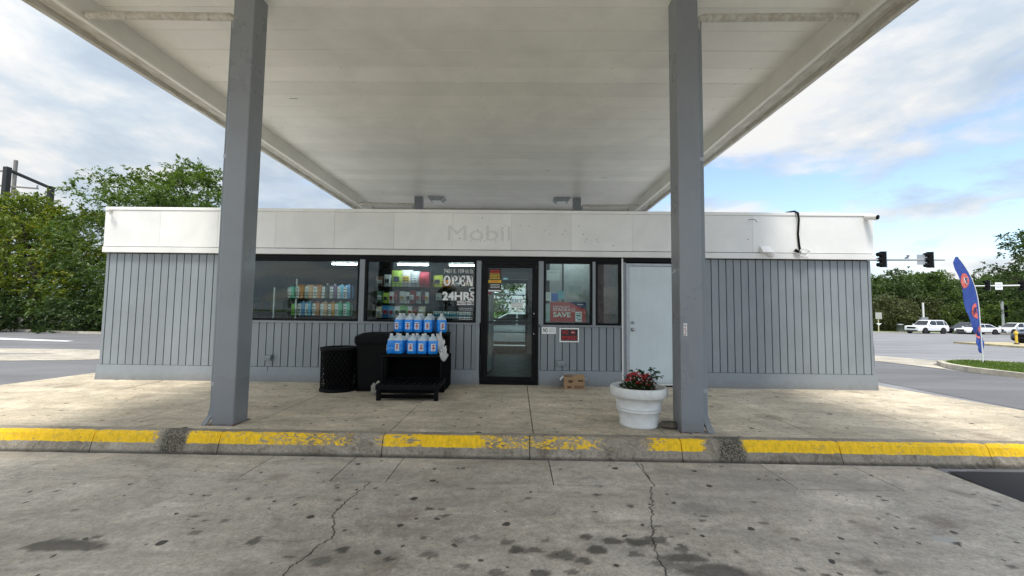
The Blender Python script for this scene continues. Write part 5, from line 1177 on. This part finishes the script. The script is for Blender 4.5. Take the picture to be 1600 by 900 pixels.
cplace('parked_car', 'white car far back at the right edge behind the blue-grey sedan', 'car', (75.2, 50.9, zc(76, 50)), R(182), 'crossover', 'white')
cplace('parked_car', 'black car nosing in at the right edge beside the yellow bollard', 'car', (35.6, 19.9, zc(33, 19)), R(176), 'sedan', 'dark')
car('parked_car', 'white sedan seen through the store behind the rear glass door', 'car', (-.15, 9.6, zc(0, 9.6)), R(180), 'sedan', 'white')

# ================================================================== STREET FURNITURE
def signal_head(t, x, z, seed=0, y=0, s=1.0):
    h = B().bbox(x-.17*s, x+.17*s, y-.12, y+.12, z-.55*s, z+.55*s, .02).obj('signal_head', M['blackpl'], t)
    B().box(x+.19*s, x+.30*s, y-.01, y+.01, z-.58*s, z+.58*s).obj('backplate_edge', M['galv'], t)
    for k in (-1, 0, 1):
        v = B().tube([(x-.17*s, y, z+.36*k*s), (x-.36*s, y, z+.36*k*s-.03)], .145*s, 12).obj('visor', M['blackpl'], h); v.parent = h
    return h
tm = thing('traffic_signal_mast', 'nearer signal mast arm with two black heads, right of the store', 'traffic signal', (22.8, 21.5, ter(22.8, 21.5)))
zz = 5.75
B().tube([(0, 0, 0), (0, 0, zz+.6)], [.16, .12], 12).obj('pole', M['galv'], tm); B().tube([(0, 0, zz-.05), (7.0, 0, zz)], [.10, .055], 10).obj('mast_arm', M['galv'], tm)
B().tube([(0, 0, 0), (0, 0, .2)], .3, 12).obj('base', M['galv'], tm)
for x in (2.75, 6.0): signal_head(tm, x, zz+.0)
B().box(5.10, 5.80, -.03, -.01, zz-.35, zz+.36).obj('sign_plate', M['galv'], tm)
b = B(); b.tube([(4.5, 0, zz), (4.5, 0, zz+.28)], .02, 6); b.tube([(4.42, 0, zz+.26), (4.58, 0, zz+.26)], .05, 6); b.tube([(4.30, 0, zz+.10), (4.44, 0, zz+.14)], .05, 6); b.obj('camera_bracket', M['blackpl'], tm)
tm = thing('traffic_signal_mast', 'farther signal mast arm with white sign, behind the flag', 'traffic signal', (62.6, 38.2, ter(62, 38)))
zz = 5.55
B().tube([(0, 0, 0), (0, 0, 7)], [.18, .12], 12).obj('pole', M['galv'], tm); B().tube([(0, 0, zz+.3), (-12.2, 0, zz)], [.12, .06], 10).obj('mast_arm', M['whitepl'], tm)
for x in (-10.7, -6.9): signal_head(tm, x, zz+.1)
B().box(-9.95, -9.15, -.05, -.03, zz-.38, zz+.42).obj('sign_plate', M['paper'], tm); dashes('sign_print', -9.85, -9.25, [zz+.15, zz-.02, zz-.2], .07, -.055, bpy.data.materials['grey_print'], tm, 2, 4)
def at_d(px, d, dy=1.0): return ((px-808)/631*d, d*1.013-6.9)   # metres right of / beyond the shop front for a bearing seen on site
for px, d, h, lb in ((1442, 64, 4.6, 'slim white pole with a small box behind the white SUV'),):
    x, y = at_d(px, d); t = thing('utility_pole', lb, 'pole', (x, y, ter(x, y))); B().tube([(0, 0, 0), (0, 0, h)], .13, 8).obj('pole', M['whitepl'], t); B().box(-.55, .55, -.2, .2, 1.9, 2.3).obj('cabinet', M['galv'], t)
x, y = at_d(1564, 62); t = thing('traffic_signal_pole', 'upright pale signal post with side-mounted heads in front of the woods, right of the flag', 'traffic signal', (x, y, ter(x, y)))
B().tube([(0, 0, 0), (0, 0, 4.9)], .16, 8).obj('pole', M['whitepl'], t)
for z in (3.9, 2.9): 
    B().bbox(.22, .62, -.15, .15, z-.35, z+.35, .03).obj('signal_head', M['blackpl'], t)
B().tube([(-.35, 0, 4.9), (0, 0, 4.9), (0, 0, 4.8)], .12, 6).obj('arm', M['whitepl'], t)
x, y = at_d(1372, 62); t = thing('road_sign', 'pale square sign on a yellow-white post at the edge of the grass verge', 'sign', (x, y, ter(x, y)))
B().tube([(0, 0, 0), (0, 0, 2.0)], .07, 8).obj('post', plain('cream_post', (.6, .56, .35), .6), t); B().box(-.48, .48, -.10, -.075, 1.95, 2.95).obj('sign_plate', plain('sign_back', (.42, .42, .38), .5), t); b = B(); b.prism([(-.42, 1.30), (.42, 1.30), (.0, .95)], -.10, -.08, 'y'); b.obj('arrow_plate', M['paper'], t)
x, y = at_d(1405, 64); t = thing('litter_bin', 'grey litter bin on the far grass verge left of the white SUV', 'bin', (x, y, ter(x, y)))
B().lathe([(.42, 0), (.42, 1.0), (.46, 1.02), (.44, 1.08)], 16).obj('bin_body', plain('grey_bin', (.12, .12, .12), .7), t); B().lathe([(.45, 1.081), (.3, 1.2), (.001, 1.22)], 16).obj('lid', M['galv'], t)
t = thing('bollard', 'yellow marker post with a capped top on the concrete median', 'bollard', (30.9, 18.6, ter(30.9, 18.6)+.09))
yb = plain('yellow_bollard_paint', (.62, .42, .04), .5, 0, .15)
B().lathe([(.06, 0), (.06, .78), (.04, .83), (.001, .84)], 14).obj('post', yb, t); B().lathe([(.095, .64), (.095, .76), (.062, .77)], 14).obj('collar', yb, t); B().lathe([(.12, 0), (.12, .05), (.07, .08)], 14).obj('base', M['ink'], t)
# left: empty sign frame and utility pole
def frm():
    t = thing('sign_frame', 'empty black steel sign frame rising behind the trees at the far left', 'sign frame', (-37.1, 21.4, ter(-35, 21)))
    B().box(-.15, .15, -.15, .15, 0, 11.5).obj('post', M['ink'], t); B().box(-.95, -.65, 3.3, 3.6, 0, 11.15).obj('post', M['ink'], t)
    B().hexa([(-.1, .18, 11.2), (.1, .18, 11.2), (-.70, 3.32, 10.95), (-.90, 3.32, 10.95)], [(-.1, .18, 11.38), (.1, .18, 11.38), (-.70, 3.32, 11.12), (-.90, 3.32, 11.12)]).obj('top_bar', M['ink'], t)
frm()
t = thing('utility_pole', 'weathered wooden utility pole with crossarms at the far left skyline', 'pole', (-58.6, 38.5, -.2), R(18))
B().tube([(0, 0, 0), (0, 0, 18.4)], [.22, .18], 10).obj('pole', M['wood_pole'], t)
for z, a, c in ((16.9, -3.4, 0), (15.2, -2.9, 2.4), (13.2, -3.2, 3.2)): B().box(a, c, -.4, -.26, z-.08, z+.08).obj('crossarm', M['wood_pole'], t)
for x, z in ((-3.3, 16.9), (-1.6, 16.9), (-2.8, 15.2), (2.3, 15.2), (3.0, 13.2), (-3.1, 13.2)): B().lathe([(.07, 0), (.10, .1), (.07, .2), (.10, .3), (.04, .4)], 8).obj('insulator', M['galv'], t, (x, -.33, z+.08))
b = B(); b.tube([(1.3, -.33, 13.1), (.2, -.3, 12.0)], .05, 6); b.tube([(-1.3, -.33, 13.1), (-.2, -.3, 12.0)], .05, 6); b.obj('brace', M['galv'], t)
for i, (z, x) in enumerate(((17.2, -3.3), (15.5, -2.8), (13.5, -3.1))):
    p0 = Vector((-58.6+x*.95, 38.2+x*.31, z)); p1 = p0+Vector((-40, 6, .5)); pts = [tuple(p0.lerp(p1, f)-Vector((0, 0, 1.4*math.sin(math.pi*f)))) for f in np.linspace(0, 1, 8)]
    tag(B().tube(pts, .03, 4).obj('power_line', M['ink']), ['highest', 'middle', 'lowest'][i]+' wire running left from the utility pole', 'cable')

# ================================================================== TREES
def foliage(name, clumps, mat, parent, leaf=.16, per=120, seed=1, twigs=9, droop=.35, aspect=.42, flat=1.0):
    """sprays of small leaf faces set along twigs that radiate from each clump centre"""
    r_ = np.random.default_rng(seed); C = np.array([c[:3] for c in clumps]); RR = np.array([c[3] for c in clumps]); n = len(C)
    # twigs
    d = r_.normal(0, 1, (n, twigs, 3)); d[..., 2] = d[..., 2]*.55+.18; d /= np.linalg.norm(d, axis=2, keepdims=True)
    k = per//twigs; f = r_.uniform(.15, 1.0, (n, twigs, k))**.7
    L = RR[:, None]*r_.uniform(.65, 1.25, (n, twigs))
    P = C[:, None, None, :]+d[:, :, None, :]*(L[:, :, None]*f)[..., None]
    P[..., 2] -= (droop*L[:, :, None]*f**2); P += r_.normal(0, .05, P.shape)*RR[:, None, None, None]
    P = P.reshape(-1, 3); D = np.repeat(d[:, :, None, :], k, 2).reshape(-1, 3)
    N = len(P); s = leaf*r_.uniform(.6, 1.4, N)
    a = D+r_.normal(0, .55, (N, 3)); a[:, 2] -= .15; a /= np.linalg.norm(a, axis=1, keepdims=True)
    up = np.array([0, 0, 1.0])*flat+r_.normal(0, .6, (N, 3)); b_ = np.cross(a, up); b_ /= np.linalg.norm(b_, axis=1, keepdims=True)+1e-9
    q = np.stack([P-a*s[:, None]*.5, P+b_*(s*aspect*.5)[:, None], P+a*s[:, None]*.5, P-b_*(s*aspect*.5)[:, None]], 1).reshape(-1, 3)
    me = bpy.data.meshes.new(name); me.vertices.add(len(q)); me.vertices.foreach_set('co', q.ravel())
    me.loops.add(4*N); me.loops.foreach_set('vertex_index', np.arange(4*N, dtype=np.int32)); me.polygons.add(N); me.polygons.foreach_set('loop_start', (np.arange(N)*4).astype(np.int32)); me.update(calc_edges=True)
    return link(name, me, mat, parent)
def tree(name, label, loc, h, rad, mat, seed, base=.25, nclump=90, per=110, leaf=.16, cr=.9, group=None, shape='dome', droop=.35, trunk_r=.18, skirt_=False):
    rr = random.Random(seed); t = thing(name, label, 'tree', loc, 0, group); cl = []; limbs = []
    tr_ = B(); top = Vector((rr.uniform(-.3, .3), rr.uniform(-.3, .3), h*.62)); tr_.tube([(0, 0, -.1), (top.x*.3, top.y*.3, h*.25), tuple(top)], [trunk_r*1.2, trunk_r, trunk_r*.5], 8)
    nl = 9
    for i in range(nl):
        a = i*2.4+rr.random(); f = rr.uniform(.2, .75); s = Vector((top.x*f, top.y*f, h*(.18+.45*f))); e = Vector((math.cos(a)*rad*rr.uniform(.55, .85), math.sin(a)*rad*rr.uniform(.55, .85), h*rr.uniform(.5, .92)*(1 if i % 3 else .6)))
        m_ = s.lerp(e, .5)+Vector((0, 0, .1*h)); tr_.tube([tuple(s), tuple(m_), tuple(e)], [trunk_r*.45, trunk_r*.28, trunk_r*.1], 6); limbs.append((s, m_, e))
    tr_.obj('trunk', M['bark'], t)
    k = 0
    while len(cl) < nclump and k < nclump*20:
        k += 1; a = rr.uniform(0, 6.283); z = rr.uniform(base, 1.0); q = rr.random()**.45
        if shape == 'dome': prof = math.sqrt(max(0, 1-((z-.42)/.60)**2)) if z > .42 else (.70+.30*(z-base)/(.43-base) if not skirt_ else .97)
        else: prof = max(0, min(1, (1.02-z)*1.8))*(.75+.25*min(1, (z-base)*5))
        prof *= 1+.22*math.sin(a*3+seed)+.12*math.sin(a*7+seed*2+z*9)
        r_ = rad*prof*q; sz = cr*rr.uniform(.6, 1.25)*(1-.35*max(0, z-.7)); cl.append((math.cos(a)*r_, math.sin(a)*r_, h*z-.2*cr, sz))
    foliage('crown', cl, mat, t, leaf, per, seed, 9, droop)
    return t
# left group behind the lot
GL = 'trees along the left edge of the lot'
for i, (x, y, h, rd_, mt, lb, sk) in enumerate((
    (-31.5, 19.0, 8.6, 4.6, 'leaf_yellow', 'yellow-tinged leafy tree at the far left, lowest of the row', True),
    (-28.2, 23.5, 12.0, 5.6, 'leaf_locust', 'tall feathery green tree left of the store, highest at its left side', False),
    (-23.9, 22.4, 12.3, 4.3, 'leaf_locust', 'feathery green tree whose crown shows just above the left end of the store roof', False),
    (-22.9, 18.8, 8.9, 4.2, 'leaf_mid', 'denser mid-green tree in front, just left of the store corner', True),
    (-37, 22.0, 8.4, 5.0, 'leaf_locust', 'green tree cut by the left picture edge', True))):
    tree('locust_tree' if mt == 'leaf_locust' else 'broadleaf_tree', lb, (x, y, -.2), h, rd_, M[mt], 11+i, .12, 260, 150, .20, 1.05, GL, 'dome', .3, .2, sk)
for i, (x, y, w_, lb) in enumerate(((-34, 16.9, 3.2, 'dark bush at the far left kerb'), (-29.0, 16.2, 2.9, 'dark bush under the yellow-tinged tree'), (-24.6, 16.0, 2.7, 'dark spreading bush behind the left kerb, middle of the row'), (-20.4, 15.6, 2.5, 'dark bush right behind the left corner of the store'), (-17.3, 17.0, 2.2, 'dark bush hidden mostly by the store corner'))):
    rr = random.Random(50+i); t = thing('bush', lb, 'bush', (x, y, -.2), 0, 'bushes along the left kerb'); cl = []
    for k in range(70): a = rr.uniform(0, 6.283); q = rr.random()**.5; z = rr.uniform(.05, 1); cl.append((math.cos(a)*w_*q*(1-.3*z), math.sin(a)*1.5*q, 2.6*z*(1-.4*q), .55*rr.uniform(.6, 1.2)))
    foliage('foliage', cl, M['leaf_dark'], t, .17, 130, 60+i, 9, .4); B().tube([(0, 0, 0), (.1, 0, 1.2)], [.08, .04], 6).obj('stem', M['bark'], t)
# wood beyond the road at right: a few crown shapes shared between the trees
protos = []
def proto(mt, seed, h, rd_, leaf=.42, n=110, per=80, base=.05, shape='dome'): 
    t = tree('broadleaf_tree', None, (0, 0, 0), h, rd_, M[mt], seed, base, n, per, leaf, 1.35, None, shape, .3, .22, True); return t
PR = [proto('leaf_dark', 71, 12.0, 4.6), proto('leaf_mid', 72, 11.0, 4.4), proto('leaf_dark', 73, 10.0, 4.8), proto('leaf_mid', 74, 12.5, 4.2), proto('leaf_bright', 75, 5.0, 3.0, .32, 70), proto('leaf_olive', 76, 6.0, 3.8, .34, 80)]
used = [False]*len(PR)
def put(k, x, y, s, rz, label, group):
    o = PR[k] if not used[k] else copy_tree(PR[k]); used[k] = True
    o.location = (x, y, ter(x, y)-.1); o.scale = (s, s, s); o.rotation_euler = (0, 0, rz); tag(o, label, 'tree', group); return o
rr = random.Random(21)
def atd(px, d): return (px-808)/631*d, d*1.013-6.9
_marks = ((1372, 'the square sign'), (1405, 'the far litter bin'), (1442, 'the slim white pole'), (1462, 'the white SUV rear'), (1500, 'the white sedan'), (1530, 'the blue flag'), (1564, 'the upright signal post'), (1600, 'the picture edge'), (1650, 'the last tree in view'))
def where(px):
    m_ = min(_marks, key=lambda q: abs(q[0]-px)); d = px-m_[0]
    return ('right behind ' if abs(d) < 6 else 'left of ' if d < 0 else 'right of ')+m_[1]
desc = {0: 'dark green', 1: 'mid green', 2: 'dark rounded', 3: 'taller mid green', 4: 'low bright green', 5: 'low spreading olive'}
front = [(1352, 66, 5, .8, 'low olive tree at the store corner behind the square sign'), (1378, 67, 5, 1.0, 'low spreading olive tree behind the square road sign'), (1405, 68, 5, .9, 'low olive tree behind the far litter bin'), (1437, 70, 5, 1.05, 'broad olive tree behind the slim white pole'), (1462, 69, 4, .75, 'small bright shrub tree above the rear of the white SUV'),
         (1500, 69, 4, 1.0, 'bright green small tree left of the flag, over the white sedan'), (1528, 72, 4, .8, 'bright small tree right behind the flag pole'), (1552, 68, 4, .95, 'bright small tree left of the upright signal post'), (1582, 66, 4, 1.05, 'bright small tree right of the upright signal post'), (1610, 68, 4, 1.0, 'bright small tree at the right picture edge')]
for px, d, k, s, lb in front: x, y = atd(px, d+1.5); put(k, x, y, s, rr.uniform(0, 6), lb, 'small trees in front of the wood')
i = 0
for d0, scl in ((76, .90), (84, 1.0), (94, 1.12)):
    px = 1330+(i*7) % 13
    while px < 1680:
        k = [0, 1, 2, 0, 3, 1, 2][i % 7]; d = d0+rr.uniform(-2.5, 2.5); x, y = atd(px, d)
        s = scl*rr.uniform(.86, 1.08)*(.95 if 1490 < px < 1560 else 1)
        put(k, x, y, s, rr.uniform(0, 6), '%s tree of the wood, %s rank, %s' % (desc[k], {76: 'front', 84: 'middle', 94: 'rear'}[d0], where(px)), 'trees of the wood across the road'); px += rr.uniform(22, 34)*76/d0*1.0; i += 1
x, y = atd(1604, 60)
tree('broadleaf_tree', 'nearest tall tree at the right edge with thin outer branches against the sky', (x+1.0, y, ter(x, y)), 15.6, 6.0, M['leaf_dark'], 95, .18, 210, 110, .30, 1.1, None, 'dome', .35, .3)
# trees behind the store, seen through its rear door
for k, x, y, s, lb in ((1, -2.0, 24, .62, 'mid green tree seen through the store rear door, left one'), (3, 3.2, 26, .60, 'taller tree seen through the store rear door, right one')): put(k, x, y, s, 1.1*k, lb, 'trees behind the store')
# across the street behind the camera: a low line of trees that the shop windows mirror
marks_ = ('far left', 'left', 'left of centre', 'centre left', 'centre', 'centre right', 'right of centre', 'right', 'far right')
for q in range(9):
    k = (0, 1, 2, 3, 1, 0, 2, 1, 3)[q]; put(k, -64+16*q, -84+3*math.sin(q*2.1), .62+.06*math.sin(q*3.3), q*1.7, '%s tree across the forecourt, %s, mirrored faintly in the glass' % (desc[k], marks_[q]), 'trees across the forecourt')
bpy.context.view_layer.update()
